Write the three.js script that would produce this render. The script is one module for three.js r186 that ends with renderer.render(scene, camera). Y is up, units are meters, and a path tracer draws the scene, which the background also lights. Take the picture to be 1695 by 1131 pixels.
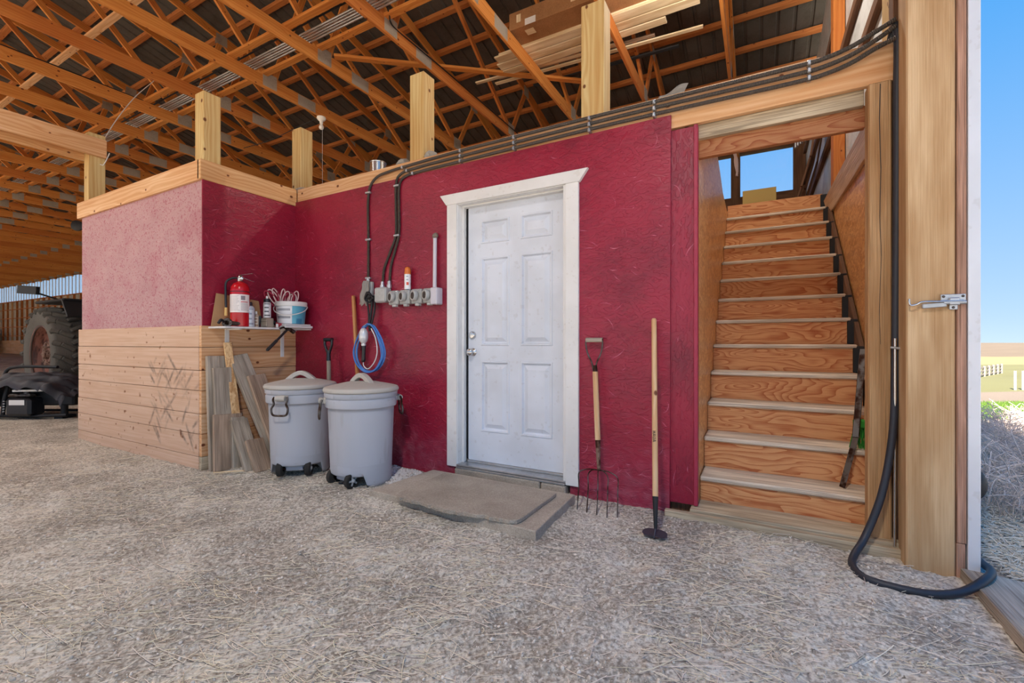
import * as THREE from 'three';
import { mergeGeometries } from 'three/addons/utils/BufferGeometryUtils.js';

// ---------------------------------------------------------------- camera, sky, sun, exposure
// world: x runs along the red wall (u), y is up, z = -v where v is the depth into the barn's side bay
const scene = new THREE.Scene();
const camera = new THREE.PerspectiveCamera(2 * Math.atan(565.5 / 742) * 180 / Math.PI, 1695 / 1131, 0.05, 6000);
camera.position.set(0, 1.06, 0);
camera.rotation.y = 28.8 * Math.PI / 180;
camera.setViewOffset(1695, 1131, 0, -1.5, 1695, 1131);
scene.add(camera);
const renderer = new THREE.WebGLRenderer();
renderer.toneMapping = THREE.LinearToneMapping;
renderer.toneMappingExposure = 1.3;
renderer.shadowMap.enabled = true;
{
  const W = 256, H = 128, d = new Float32Array(W * H * 4);
  for (let j = 0; j < H; j++) {
    const el = Math.max(0, ((j + 0.5) / H - 0.5) * Math.PI), t = Math.pow(Math.sin(el), 0.5);
    for (let i = 0; i < W; i++) {
      const k = (j * W + i) * 4;
      d[k] = 0.72 + (0.0 - 0.72) * Math.min(1, t * 1.24); d[k + 1] = 0.92 + (0.2 - 0.92) * t; d[k + 2] = 1.08 + (0.9 - 1.08) * t; d[k + 3] = 1;
    }
  }
  const sky = new THREE.DataTexture(d, W, H, THREE.RGBAFormat, THREE.FloatType);
  sky.mapping = THREE.EquirectangularReflectionMapping; sky.magFilter = THREE.LinearFilter; sky.needsUpdate = true;
  scene.background = sky; scene.environment = sky;
}
const SKY = 0.78;
scene.backgroundIntensity = SKY; scene.environmentIntensity = SKY;
const sun = new THREE.DirectionalLight(new THREE.Color(1, 0.92, 0.8), 24);
sun.position.set(-22, 100, 112); sun.target.position.set(0, 0, 0);
sun.castShadow = true; sun.shadow.mapSize.set(2048, 2048);
Object.assign(sun.shadow.camera, { left: -60, right: 60, top: 60, bottom: -60, near: 1, far: 260 });
scene.add(sun, sun.target);

// ---------------------------------------------------------------- helpers
let seed = 12345;
const rnd = () => { seed = (seed * 1664525 + 1013904223) >>> 0; return seed / 4294967296; };
const rr = (a, b) => a + (b - a) * rnd();
const clamp = (x, a, b) => Math.min(b, Math.max(a, x)), lerp = (a, b, t) => a + (b - a) * t;
const smooth = (a, b, x) => { const t = clamp((x - a) / (b - a), 0, 1); return t * t * (3 - 2 * t); };
function hash(x, y, s) { let h = (x * 374761393 + y * 668265263 + s * 974634777) | 0; h = Math.imul(h ^ (h >>> 13), 1274126177); h ^= h >>> 16; return (h >>> 0) / 4294967296; }
function vn(x, y, s = 0, px = 0, py = 0) {
  let ix = Math.floor(x), iy = Math.floor(y); const fx = x - ix, fy = y - iy, a = fx * fx * (3 - 2 * fx), b = fy * fy * (3 - 2 * fy);
  let jx = ix + 1, jy = iy + 1;
  if (px) { ix = ((ix % px) + px) % px; jx = ((jx % px) + px) % px; }
  if (py) { iy = ((iy % py) + py) % py; jy = ((jy % py) + py) % py; }
  return lerp(lerp(hash(ix, iy, s), hash(jx, iy, s), a), lerp(hash(ix, jy, s), hash(jx, jy, s), a), b);
}
function fbm(x, y, s, px, py, oct = 4) { let v = 0, a = 0.5, t = 0; for (let o = 0; o < oct; o++) { v += a * vn(x, y, s + o * 17, px, py); t += a; x *= 2; y *= 2; px *= 2; py *= 2; a *= 0.55; } return v / t; }
const P = (u, y, v) => new THREE.Vector3(u, y, -v);
const names = {};
function numbered(n) { const k = names[n] ?? 0; names[n] = k + 1; return k ? n + '_' + String(k).padStart(3, '0') : n; }
function tag(o, label, category, group, kind) { Object.assign(o.userData, { label, category }); if (group) o.userData.group = group; if (kind) o.userData.kind = kind; return o; }
// a Group at the thing's base; its parts are built in world coordinates (u, y, v) unless local is set
function thing(name, label, category, u = 0, y = 0, v = 0, group, local, turn = 0) {
  const g = new THREE.Group(); g.name = numbered(name); g.position.copy(P(u, y, v)); g.rotation.y = turn;
  g.userData = { label, category }; if (group) g.userData.group = group;
  g.offset = local ? new THREE.Vector3() : g.position.clone(); scene.add(g); return g;
}
function structure(name) { const g = new THREE.Group(); g.name = numbered(name); g.userData = { kind: 'structure' }; g.offset = new THREE.Vector3(); scene.add(g); return g; }
// chamfered box with uv in metres, grain along the longest side
function cbox(lx, ly, lz, c = 0.003) {
  const h = [lx / 2, ly / 2, lz / 2]; c = Math.min(c, Math.min(lx, ly, lz) * 0.45);
  const L = lx >= ly && lx >= lz ? 0 : ly >= lz ? 1 : 2, pos = [], nor = [], uv = [], ou = rr(0, 7), ov = rr(0, 3);
  const corner = (s, ax) => { const p = [0, 1, 2].map((i) => s[i] * (i === ax ? h[i] : h[i] - c)); return p; };
  const tri = (a, b, d) => {
    const A = new THREE.Vector3(...a), B = new THREE.Vector3(...b), D = new THREE.Vector3(...d), n = B.clone().sub(A).cross(D.clone().sub(A));
    if (n.dot(A.clone().add(B).add(D)) < 0) { [B, D].forEach(() => 0); const t = b; b = d; d = t; n.negate(); }
    n.normalize(); const N = [Math.abs(n.x), Math.abs(n.y), Math.abs(n.z)], k = N.indexOf(Math.max(...N));
    for (const p of [a, b, d]) {
      pos.push(...p); nor.push(n.x, n.y, n.z);
      if (k !== L) { const o = 3 - k - L; uv.push(p[L] + ou, p[o] + ov + k * 0.37); } else { const [o1, o2] = [0, 1, 2].filter((i) => i !== k); uv.push(p[o1] * 0.3 + ou, p[o2] + ov); }
    }
  };
  const quad = (a, b, d, e) => { tri(a, b, d); tri(a, d, e); };
  for (let k = 0; k < 3; k++) {
    const [i, j] = [0, 1, 2].filter((x) => x !== k);
    for (const s of [-1, 1]) { const q = (si, sj) => { const v = [0, 0, 0]; v[k] = s; v[i] = si; v[j] = sj; return corner(v, k); }; quad(q(-1, -1), q(1, -1), q(1, 1), q(-1, 1)); }
    if (c > 0) for (const si of [-1, 1]) for (const sj of [-1, 1]) {
      const q = (sk, ax) => { const v = [0, 0, 0]; v[k] = sk; v[i] = si; v[j] = sj; return corner(v, ax); };
      quad(q(-1, i), q(1, i), q(1, j), q(-1, j));
    }
  }
  if (c > 0) for (const a of [-1, 1]) for (const b of [-1, 1]) for (const d of [-1, 1]) tri(corner([a, b, d], 0), corner([a, b, d], 1), corner([a, b, d], 2));
  const g = new THREE.BufferGeometry();
  g.setAttribute('position', new THREE.Float32BufferAttribute(pos, 3)); g.setAttribute('normal', new THREE.Float32BufferAttribute(nor, 3)); g.setAttribute('uv', new THREE.Float32BufferAttribute(uv, 2));
  return g;
}
const flat = (g) => { const r = g.index ? g.toNonIndexed() : g; for (const k of Object.keys(r.attributes)) if (!['position', 'normal', 'uv'].includes(k)) r.deleteAttribute(k); return r; };
class MB {
  constructor() { this.g = []; }
  add(g, m) { g = flat(g); if (m) g.applyMatrix4(m); this.g.push(g); return this; }
  // box by its limits in (u, y, v)
  box(u0, u1, y0, y1, v0, v1, c) { const g = cbox(u1 - u0, y1 - y0, v1 - v0, c); g.translate((u0 + u1) / 2, (y0 + y1) / 2, -(v0 + v1) / 2); this.g.push(g); return this; }
  // board from A to B (Vector3): w across, h along the up hint
  stick(A, B, w, h, up = new THREE.Vector3(0, 1, 0), c = 0.003) {
    const X = B.clone().sub(A), len = X.length(); X.normalize();
    const Z = X.clone().cross(up).normalize(), Y = Z.clone().cross(X);
    const g = cbox(len, h, w, c); g.applyMatrix4(new THREE.Matrix4().makeBasis(X, Y, Z).setPosition(A.clone().add(B).multiplyScalar(0.5))); this.g.push(g); return this;
  }
  tube(pts, r, seg = 0, rad = 8, closed = false) {
    const curve = new THREE.CatmullRomCurve3(pts, closed, 'centripetal'), n = seg || Math.max(2, pts.length * 5), g = new THREE.TubeGeometry(curve, n, r, rad, closed), len = curve.getLength(), uv = g.attributes.uv;
    for (let i = 0; i < uv.count; i++) uv.setXY(i, uv.getX(i) * len, uv.getY(i) * 6.28 * r);
    this.add(g);
    if (!closed) for (const [t, s] of [[0, -1], [1, 1]]) { const p = curve.getPoint(t), d = curve.getTangent(t).multiplyScalar(s), c = new THREE.CircleGeometry(r, rad); c.applyQuaternion(new THREE.Quaternion().setFromUnitVectors(new THREE.Vector3(0, 0, 1), d)); c.translate(p.x, p.y, p.z); this.add(c); }
    return this;
  }
  rod(A, B, r0, r1 = r0, rad = 12) {
    const d = B.clone().sub(A), len = d.length(), g = new THREE.CylinderGeometry(r1, r0, len, rad), uv = g.attributes.uv;
    for (let i = 0; i < uv.count; i++) uv.setXY(i, uv.getY(i) * len, uv.getX(i) * 6.28 * r0);
    g.applyQuaternion(new THREE.Quaternion().setFromUnitVectors(new THREE.Vector3(0, 1, 0), d.normalize())); g.translate((A.x + B.x) / 2, (A.y + B.y) / 2, (A.z + B.z) / 2); return this.add(g);
  }
  lathe(prof, at, axis, seg = 32) {
    const g = new THREE.LatheGeometry(prof.map(([r, y]) => new THREE.Vector2(r, y)), seg);
    if (axis) g.applyQuaternion(new THREE.Quaternion().setFromUnitVectors(new THREE.Vector3(0, 1, 0), axis.clone().normalize()));
    g.translate(at.x, at.y, at.z); return this.add(g);
  }
  geo(o) { const g = this.g.length === 1 ? this.g[0] : mergeGeometries(this.g); if (o && o.lengthSq()) g.translate(-o.x, -o.y, -o.z); return g; }
  build(name, mat, parent) {
    let root = parent; while (root && !root.offset && root.parent) root = root.parent;
    const m = new THREE.Mesh(this.geo(root?.offset), mat); m.castShadow = m.receiveShadow = true;
    if (parent) { m.name = name; parent.add(m); } else { m.name = numbered(name); scene.add(m); }
    return m;
  }
}
const mb = () => new MB();
const part = (name, mat, parent, f) => { const m = mb(); f(m); return m.build(name, mat, parent); };
function struct(name, mat, f) { const m = part(name, mat, null, f); m.userData.kind = 'structure'; return m; }

// ---------------------------------------------------------------- textures
function tex(w, h, sx, sy, fn, srgb = true) {
  const d = new Uint8Array(w * h * 4);
  for (let j = 0; j < h; j++) for (let i = 0; i < w; i++) { const c = fn(i / w, j / h, i, j), k = (j * w + i) * 4; d[k] = c[0]; d[k + 1] = c[1]; d[k + 2] = c[2]; d[k + 3] = 255; }
  return dtex(d, w, h, sx, sy, srgb);
}
function dtex(d, w, h, sx, sy, srgb) {
  const t = new THREE.DataTexture(d, w, h); t.wrapS = t.wrapT = THREE.RepeatWrapping; t.repeat.set(1 / sx, 1 / sy); t.magFilter = THREE.LinearFilter; t.minFilter = THREE.LinearMipmapLinearFilter; t.generateMipmaps = true;
  if (srgb) t.colorSpace = THREE.SRGBColorSpace; t.needsUpdate = true; return t;
}
const c8 = (x) => clamp(Math.round(x), 0, 255), mix3 = (a, b, t) => [c8(lerp(a[0], b[0], t)), c8(lerp(a[1], b[1], t)), c8(lerp(a[2], b[2], t))];
const knots = []; for (let i = 0; i < 16; i++) knots.push([rnd(), rnd(), rr(0.006, 0.016)]);
// planed pine: 3 m x 0.5 m
const pineTex = tex(1536, 512, 3, 0.5, (x, y) => {
  let k = 0, warp = 0;
  for (const [kx, ky, r] of knots) { let dx = Math.abs(x - kx), dy = Math.abs(y - ky); dx = Math.min(dx, 1 - dx) * 3; dy = Math.min(dy, 1 - dy) * 0.5; const q = Math.hypot(dx * 0.75, dy); k = Math.max(k, smooth(r, r * 0.45, q)); warp += 0.5 * Math.exp(-((dx * dx) / 0.012 + (dy * dy) / 0.0012)); }
  const g = 0.5 + 0.5 * Math.sin(6.2832 * (y * 14 + 2.2 * fbm(x * 3, y * 6, 3, 3, 6, 3) + warp * 1.6));
  const f = fbm(x * 24, y * 160, 9, 24, 160, 2), b = fbm(x * 4, y * 5, 31, 4, 5, 3);
  let c = mix3([255, 250, 240], [222, 184, 142], clamp(g * 0.42 + f * 0.3 + (b - 0.5) * 0.9, 0, 1)); return mix3(c, [104, 54, 26], k * 0.85);
});
// knot-free sawn timber with a long drying figure: 3 m x 0.5 m
const plainTex = tex(1024, 512, 3, 0.5, (x, y) => {
  const g = 0.5 + 0.5 * Math.sin(6.2832 * (y * 5 + 2.6 * fbm(x * 3, y * 3, 43, 3, 3, 3))), f = fbm(x * 20, y * 150, 49, 20, 150, 2), b = fbm(x * 7, y * 6, 47, 7, 6, 4);
  return mix3([255, 250, 238], [196, 170, 136], clamp(g * 0.22 + f * 0.35 + (b - 0.45) * 1.1, 0, 1));
});
// weathered grey board: 2 m x 0.5 m
const greyTex = tex(1024, 512, 2, 0.5, (x, y) => {
  const f = fbm(x * 8, y * 130, 5, 8, 130, 3), b = fbm(x * 5, y * 8, 77, 5, 8, 4), s = smooth(0.62, 0.72, fbm(x * 6, y * 90, 15, 6, 90, 2));
  return mix3(mix3([252, 248, 240], [176, 167, 156], clamp(f * 0.6 + (b - 0.45) * 1.7, 0, 1)), [92, 82, 74], s * 0.3);
});
const greyBump = tex(512, 512, 2, 0.5, (x, y) => { const f = c8(255 * fbm(x * 6, y * 100, 5, 6, 100, 3)); return [f, f, f]; }, false);
// rotary-cut fir plywood: 2 m x 0.7 m, closed contour figure
const plyTex = tex(1536, 640, 2, 0.7, (x, y) => {
  const n = fbm(x * 3, y * 5, 41, 3, 5, 3) * 15 + y * 4, r = n - Math.floor(n), l = Math.pow(r, 2.4), f = fbm(x * 30, y * 150, 2, 30, 150, 2);
  return mix3([252, 232, 204], [196, 128, 86], clamp(l * 0.8 + (f - 0.5) * 0.6 + (fbm(x * 5, y * 4, 88, 5, 4, 4) - 0.5) * 0.5, 0, 1));
});
// oriented strand board flakes: 1 m tile, colour and height
const N = 1024, flakeH = new Float32Array(N * N).fill(0.4), flakeC = new Float32Array(N * N).fill(0.5);
for (let i = 0; i < 5200; i++) {
  const cx = rnd() * N, cy = rnd() * N, a = rnd() < 0.7 ? rr(-0.5, 0.5) : rr(-1.5, 1.5), l = rr(28, 62), w = rr(5, 13), sh = rnd(), hh = rr(0.2, 1), ca = Math.cos(a), sa = Math.sin(a), R = Math.ceil(l + 2), q = rr(-1, 1);
  for (let y = -R; y <= R; y++) for (let x = -R; x <= R; x++) {
    const p = (x * ca + y * sa) / l, s = (-x * sa + y * ca) / w + 0.25 * Math.sin(p * 5 + i);
    if (Math.abs(p) < 1 && Math.abs(s) < 1 - 0.3 * p * p) { const k = (((cy + y | 0) + N) % N) * N + (((cx + x | 0) + N) % N); flakeH[k] = hh * 0.7 + 0.15 * s * q + 0.1; flakeC[k] = sh + 0.12 * Math.sin(s * 9 + i); }
  }
}
const osbTex = tex(N, N, 1, 1, (x, y, i, j) => mix3([244, 218, 178], [194, 144, 98], clamp(flakeC[j * N + i] * 0.85 + (fbm(x * 60, y * 60, 8, 60, 60, 2) - 0.5) * 0.5, 0, 1)));
const osbBump = tex(N, N, 1, 1, (x, y, i, j) => { const v = c8(255 * flakeH[j * N + i]); return [v, v, v]; }, false);
// painted strand board: scratches of pale fibre and splashed dust near the floor; one sheet covers 3.72 m x 2.48 m
function paintTex(W, H, sx, sy, base, dark, scr, nScr, dust, blotch) {
  const a = new Float32Array(W * H);
  for (let i = 0; i < nScr; i++) {
    let x = rnd() * W, y = rnd() * H, an = rr(-1, 0.6), l = rr(6, 46), st = Math.pow(rnd(), 2) * 0.75, dc = rr(-0.05, 0.05);
    if (rnd() < 0.3) { y = rnd() * rnd() * H * 0.3; }
    for (let s = 0; s < l; s++) { x += Math.cos(an); y += Math.sin(an); an += dc; const k = (((y | 0) + H) % H) * W + (((x | 0) + W) % W); a[k] = Math.max(a[k], st * Math.sin(Math.PI * s / l)); if (st > 0.4 && y < H - 2) a[k + W < W * H ? k + W : k] = Math.max(a[k], st * 0.5); }
  }
  return tex(W, H, sx, sy, (x, y, i, j) => {
    const f = fbm(x * 10, y * 8, 51, 10, 8, 4), h = flakeH[((j * 1024 / H * sy | 0) % N) * N + ((i * 1024 / W * sx | 0) % N)];
    let c = mix3(base, dark, clamp((f - 0.4) * 1.6 + (h - 0.45) * 0.7, 0, 1)); c = mix3(c, scr, a[j * W + i]);
    if (dust) { const m = y * sy, d = smooth(0.42, 0.0, m + (fbm(x * 22, y * 14, 91, 22, 14, 3) - 0.5) * 0.5) * 0.5; c = mix3(c, [176, 140, 140], d * fbm(x * 90, y * 60, 13, 90, 60, 2)); }
    if (blotch) { const b = smooth(0.5, 0.75, fbm(x * 9, y * 6, 61, 9, 6, 4)) * 0.18 + smooth(0.58, 0.78, fbm(x * 170, y * 110, 67, 170, 110, 2)) * 0.45; c = mix3(c, [150, 52, 74], b); }
    return c;
  });
}
const redTex = paintTex(1536, 1024, 3.72, 2.48, [152, 25, 54], [117, 17, 42], [222, 150, 164], 1700, true);
const pinkSheenTex = paintTex(1024, 640, 2.5, 1.3, [188, 148, 150], [176, 134, 138], [206, 190, 190], 900, false, true);  // washed-out tone: dust and grazing reflected light put into the colour
// dirt: 1.6 m tile
const dirtTex = tex(1024, 1024, 1.6, 1.6, (x, y) => {
  const f = fbm(x * 6, y * 6, 1, 6, 6, 6), s = fbm(x * 150, y * 150, 4, 150, 150, 2), p = vn(x * 220, y * 220, 12, 220, 220);
  const q = vn(x * 410, y * 410, 14, 410, 410); let c = mix3([222, 215, 205], [140, 131, 121], clamp((f - 0.5) * 1.1 + 0.42 + (s - 0.5) * 1.5 + (q - 0.5) * 0.5, 0, 1)); if (p > 0.9) c = mix3(c, [244, 238, 226], (p - 0.9) * 9); if (p < 0.09) c = mix3(c, [80, 70, 60], (0.09 - p) * 10); return c;
});
const dirtBump = tex(1024, 1024, 1.6, 1.6, (x, y) => { const v = c8(255 * (0.6 * fbm(x * 90, y * 90, 4, 90, 90, 3) + 0.4 * fbm(x * 20, y * 20, 6, 20, 20, 3))); return [v, v, v]; }, false);
const concTex = tex(512, 512, 1, 1, (x, y) => { const f = fbm(x * 5, y * 5, 21, 5, 5, 5), s = vn(x * 200, y * 200, 22, 200, 200); return mix3([236, 230, 220], [186, 178, 168], clamp(f + (s - 0.5) * 0.7, 0, 1)); });
const cleanTex = tex(512, 512, 1.3, 1.3, (x, y) => { const f = fbm(x * 5, y * 5, 131, 5, 5, 4), s = smooth(0.7, 0.8, fbm(x * 40, y * 40, 132, 40, 40, 3)); return mix3(mix3([255, 255, 255], [240, 239, 237], clamp((f - 0.35) * 2, 0, 1)), [206, 198, 188], s * 0.22); });
const mottleTex = tex(512, 512, 1, 1, (x, y) => { const f = fbm(x * 7, y * 7, 121, 7, 7, 5), s = fbm(x * 60, y * 60, 122, 60, 60, 2); return mix3([255, 255, 255], [206, 203, 198], clamp((f - 0.35) * 1.2 + (s - 0.5) * 0.6, 0, 1)); });
const fineBump = tex(512, 512, 0.4, 0.4, (x, y) => { const v = c8(255 * fbm(x * 90, y * 90, 141, 90, 90, 3)); return [v, v, v]; }, false);
const rustTex = tex(512, 512, 0.5, 0.5, (x, y) => { const f = fbm(x * 9, y * 9, 151, 9, 9, 5); return mix3([255, 255, 255], [120, 74, 52], smooth(0.42, 0.72, f)); });
const scuffTex = (() => { // pale pine boards dirtied by boots: 2.5 m x 1.25 m, placed once over the wainscot
  const W = 1024, H = 512;
  const strokes = []; for (let i = 0; i < 46; i++) strokes.push([rr(0.66, 0.98), rr(0.18, 0.72), rr(0.6, 1.2) * (rnd() < 0.5 ? 1 : -1), rr(0.03, 0.12), rr(0.1, 0.5)]);
  const a = new Float32Array(W * H);
  for (const [sx, sy, an, l, st] of strokes) for (let t = -1; t <= 1; t += 0.004) { const X = (sx + t * l * 0.5 * Math.cos(an)) * W, Y = (sy + t * l * Math.sin(an)) * H; for (let dy = -9; dy <= 9; dy++) for (let dx = -9; dx <= 9; dx++) { const i = (X + dx) | 0, j = (Y + dy) | 0; if (i >= 0 && i < W && j >= 0 && j < H) { const q = st * (1 - t * t) * Math.exp(-(dx * dx + dy * dy) / 26); a[j * W + i] = Math.max(a[j * W + i], q * (0.4 + 0.9 * vn(i * 0.12, j * 0.12, 3))); } } }
  return tex(W, H, 2.5, 1.25, (x, y, i, j) => {
    const b = Math.floor(y * 6.6), g = fbm(x * 6 + b * 3.7, y * 90, 19, 0, 0, 3), s = 0.5 + 0.5 * Math.sin((x * 2.5 + y * 1.6) * 210), ss = smooth(0.5, 0.7, fbm(x * 7, y * 9, 33 + b, 0, 0, 3));
    let c = mix3([255, 243, 232], [222, 190, 162], clamp(g * 0.7 + s * ss * 0.18, 0, 1)); const k = fbm(x * 40, y * 26, 71, 0, 0, 2); if (k > 0.79) c = mix3(c, [140, 92, 62], (k - 0.79) * 6);
    return mix3(c, [70, 64, 62], clamp(a[j * W + i], 0, 0.85));
  });
})();

// ---------------------------------------------------------------- materials
const std = (color, o = {}) => new THREE.MeshStandardMaterial({ color, roughness: 0.8, ...o });
const M = {
  truss: std(0xd8954c, { map: pineTex, roughness: 0.75 }), truss2: std(0xc8803e, { map: pineTex, roughness: 0.75 }), purlin: std(0xc07c44, { map: pineTex, roughness: 0.8 }),
  beam: std(0xe6c09a, { map: pineTex, roughness: 0.75 }), trimWood: std(0xe4bd90, { map: pineTex, roughness: 0.7 }), post: std(0xd9c592, { map: pineTex, roughness: 0.75 }),
  jambPost: std(0xd0b492, { map: plainTex, bumpMap: greyBump, bumpScale: 0.002 }), oldPost: std(0xc3a07a, { map: plainTex, bumpMap: greyBump, bumpScale: 0.005 }),
  redBoard: std(0xc49a86, { map: greyTex, bumpMap: greyBump, bumpScale: 0.003 }), greyWood: std(0xc2b8ac, { map: greyTex, bumpMap: greyBump, bumpScale: 0.003 }), brownWood: std(0xbfa895, { map: greyTex, bumpMap: greyBump, bumpScale: 0.003 }),
  darkWood: std(0x7d5a42, { map: greyTex, bumpMap: greyBump, bumpScale: 0.003 }), palePine: std(0xdecabb, { map: scuffTex }), sidePine: std(0xe2bc98, { map: pineTex, roughness: 0.75 }),
  sill: std(0xd2c4ac, { map: greyTex, bumpMap: greyBump, bumpScale: 0.002 }), ply: std(0xd8aa82, { map: plyTex, roughness: 0.7 }), tread: std(0xefe5d8, { map: greyTex, bumpMap: fineBump, bumpScale: 0.002 }), header: std(0xae8262, { map: plyTex, roughness: 0.75 }),
  osb: std(0xffe2bc, { map: osbTex, bumpMap: osbBump, bumpScale: 0.004, roughness: 0.3 }), red: std(0xffffff, { map: redTex, bumpMap: osbBump, bumpScale: 0.0045, roughness: 0.4 }), redEdge: std(0xa02a44, { bumpMap: osbBump, bumpScale: 0.003, roughness: 0.5 }),
  pink: std(0xffffff, { map: pinkSheenTex, bumpMap: osbBump, bumpScale: 0.002, roughness: 0.6 }), dirt: std(0xffffff, { map: dirtTex, bumpMap: dirtBump, bumpScale: 0.012, roughness: 1, vertexColors: true }),
  concrete: std(0xd2cbc2, { map: concTex, bumpMap: fineBump, bumpScale: 0.003, roughness: 0.95 }), mat: std(0xc6bfb6, { map: concTex, bumpMap: fineBump, bumpScale: 0.004, roughness: 0.95 }),
  white: std(0xe8e7e6, { map: cleanTex, roughness: 0.5 }), door: std(0xdbe0ea, { map: cleanTex, roughness: 0.42 }), metalWhite: std(0xe2e4ea, { map: cleanTex, roughness: 0.35, metalness: 0.1 }),
  roof: std(0x5c5650, { map: mottleTex, roughness: 0.55, metalness: 0.35 }), plate: std(0xb0a698, { map: mottleTex, roughness: 0.6, metalness: 0.3 }), steel: std(0xc8c8c8, { roughness: 0.25, metalness: 1 }), galv: std(0xc4c6c8, { map: mottleTex, roughness: 0.4, metalness: 0.8 }),
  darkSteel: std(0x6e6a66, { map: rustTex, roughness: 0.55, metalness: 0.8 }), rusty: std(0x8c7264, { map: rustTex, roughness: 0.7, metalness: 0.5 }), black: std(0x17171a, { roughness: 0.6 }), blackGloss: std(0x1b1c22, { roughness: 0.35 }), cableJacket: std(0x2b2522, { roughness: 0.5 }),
  hose: std(0x2a2e38, { map: mottleTex, roughness: 0.5 }), greyPlastic: std(0xaeb0b2, { map: mottleTex, roughness: 0.5 }), binGrey: std(0xb6b9c2, { map: cleanTex, roughness: 0.5 }), binLid: std(0xbdb8b0, { map: cleanTex, roughness: 0.6 }), pvc: std(0xc9c6cf, { roughness: 0.45 }), foam: std(0xc8b9a6, { bumpMap: fineBump, bumpScale: 0.01, roughness: 1 }),
  boxGrey: std(0xb5b6b4, { map: mottleTex, roughness: 0.5 }), cover: std(0x8f8a84, { roughness: 0.6 }), ash: std(0xe0c6a4, { map: pineTex, roughness: 0.6 }), poleWood: std(0xc58f5c, { map: pineTex, roughness: 0.6 }), rubber: std(0x34322f, { map: mottleTex, bumpMap: fineBump, bumpScale: 0.004, roughness: 0.9 }), tire: std(0x5e5a53, { map: mottleTex, bumpMap: fineBump, bumpScale: 0.005, roughness: 0.9 }), rim: std(0x7c4e40, { map: rustTex, roughness: 0.6 }),
  fire: std(0xc01522, { roughness: 0.2 }), card: std(0xb58f66, { roughness: 0.9 }), cardBox: std(0xc09064, { map: concTex, roughness: 0.9 }), blue: std(0x4f86cf, { roughness: 0.5 }), lampWhite: std(0xdcdcdc, { roughness: 0.3, metalness: 0.3 }), greenBristle: std(0x2f8a2a, { roughness: 0.9 }),
  rope: std(0xe2c9c4, { roughness: 0.9 }), ropeRed: std(0xa8324a, { roughness: 0.9 }), whitePlastic: std(0xe4e4e2, { roughness: 0.4 }), tarp: std(0x23222a, { bumpMap: fineBump, bumpScale: 0.002, roughness: 0.5 }), straw: std(0xf2e9d6, { roughness: 0.9 }), pebble: std(0xe4ddd3, { roughness: 0.95 }), insulation: std(0xe8e2d6, { bumpMap: fineBump, bumpScale: 0.01, roughness: 1 }),
  porcelain: std(0xf0ede6, { roughness: 0.3 }), lumber: std(0xf0e4cc, { map: plainTex, roughness: 0.8 }), yellowSheet: std(0xcab06a, { roughness: 0.8 }), siding: std(0xb3a898, { map: mottleTex, roughness: 0.6, metalness: 0.2 }), sidingIn: std(0xcfd0cf, { map: mottleTex, roughness: 0.5 }), hay: std(0xb08a58, { map: greyTex, bumpMap: fineBump, bumpScale: 0.02, roughness: 1 }),
  pane: new THREE.MeshPhysicalMaterial({ color: 0xffffff, transmission: 1, thickness: 0, roughness: 0.02, ior: 1.3 }),
};

// ---------------------------------------------------------------- ground
function gh(u, v) {
  let h = (fbm(u * 0.9, v * 0.9, 201, 0, 0, 3) - 0.5) * 0.05 + (fbm(u * 5, v * 5, 205, 0, 0, 3) - 0.5) * 0.03;
  if (u > -5 && v > 0) h += (fbm(u * 26, v * 26, 211, 0, 0, 3) - 0.5) * 0.018;
  for (const [pu, pv, r, d] of prints) { const q = ((u - pu) ** 2 + ((v - pv) * 1.5) ** 2) / (r * r); if (q < 4) h += -d * Math.exp(-q * 1.6) + d * 0.45 * Math.exp(-((Math.sqrt(q) - 1.15) ** 2) * 12); }
  h += 0.3 * smooth(-14, -28, u) * smooth(2, 8, v);
  return h - 0.004;
}
const prints = []; for (let i = 0; i < 60; i++) prints.push([rr(-5, 0.7), rr(0.6, 2.8), rr(0.06, 0.13), rr(0.004, 0.014)]);
function grid(us, vs, height, color) {
  const nu = us.length, nv = vs.length, pos = new Float32Array(nu * nv * 3), uv = new Float32Array(nu * nv * 2), col = new Float32Array(nu * nv * 3), idx = [];
  for (let j = 0; j < nv; j++) for (let i = 0; i < nu; i++) {
    const k = j * nu + i, u = us[i], v = vs[j]; pos.set([u, height(u, v), -v], k * 3); uv.set([u, v], k * 2); const c = color ? color(u, v) : [1, 1, 1]; col.set(c, k * 3);
    if (i < nu - 1 && j < nv - 1) idx.push(k, k + 1, k + nu + 1, k, k + nu + 1, k + nu);
  }
  const g = new THREE.BufferGeometry(); g.setAttribute('position', new THREE.BufferAttribute(pos, 3)); g.setAttribute('uv', new THREE.BufferAttribute(uv, 2)); g.setAttribute('color', new THREE.BufferAttribute(col, 3)); g.setIndex(idx); g.computeVertexNormals(); return g;
}
const range = (a, b, s) => { const r = [], n = Math.max(1, Math.round((b - a) / s)); for (let i = 0; i <= n; i++) r.push(a + (b - a) * i / n); return r; };
const join = (...rs) => { const o = []; for (const r of rs) for (const x of r) if (!o.length || x > o[o.length - 1] + 1e-4) o.push(x); return o; };
function ground(name, us, vs, mat, height, color) { const m = new THREE.Mesh(grid(us, vs, height, color), mat); m.name = name; m.userData.kind = 'structure'; m.receiveShadow = true; scene.add(m); return m; }
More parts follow.
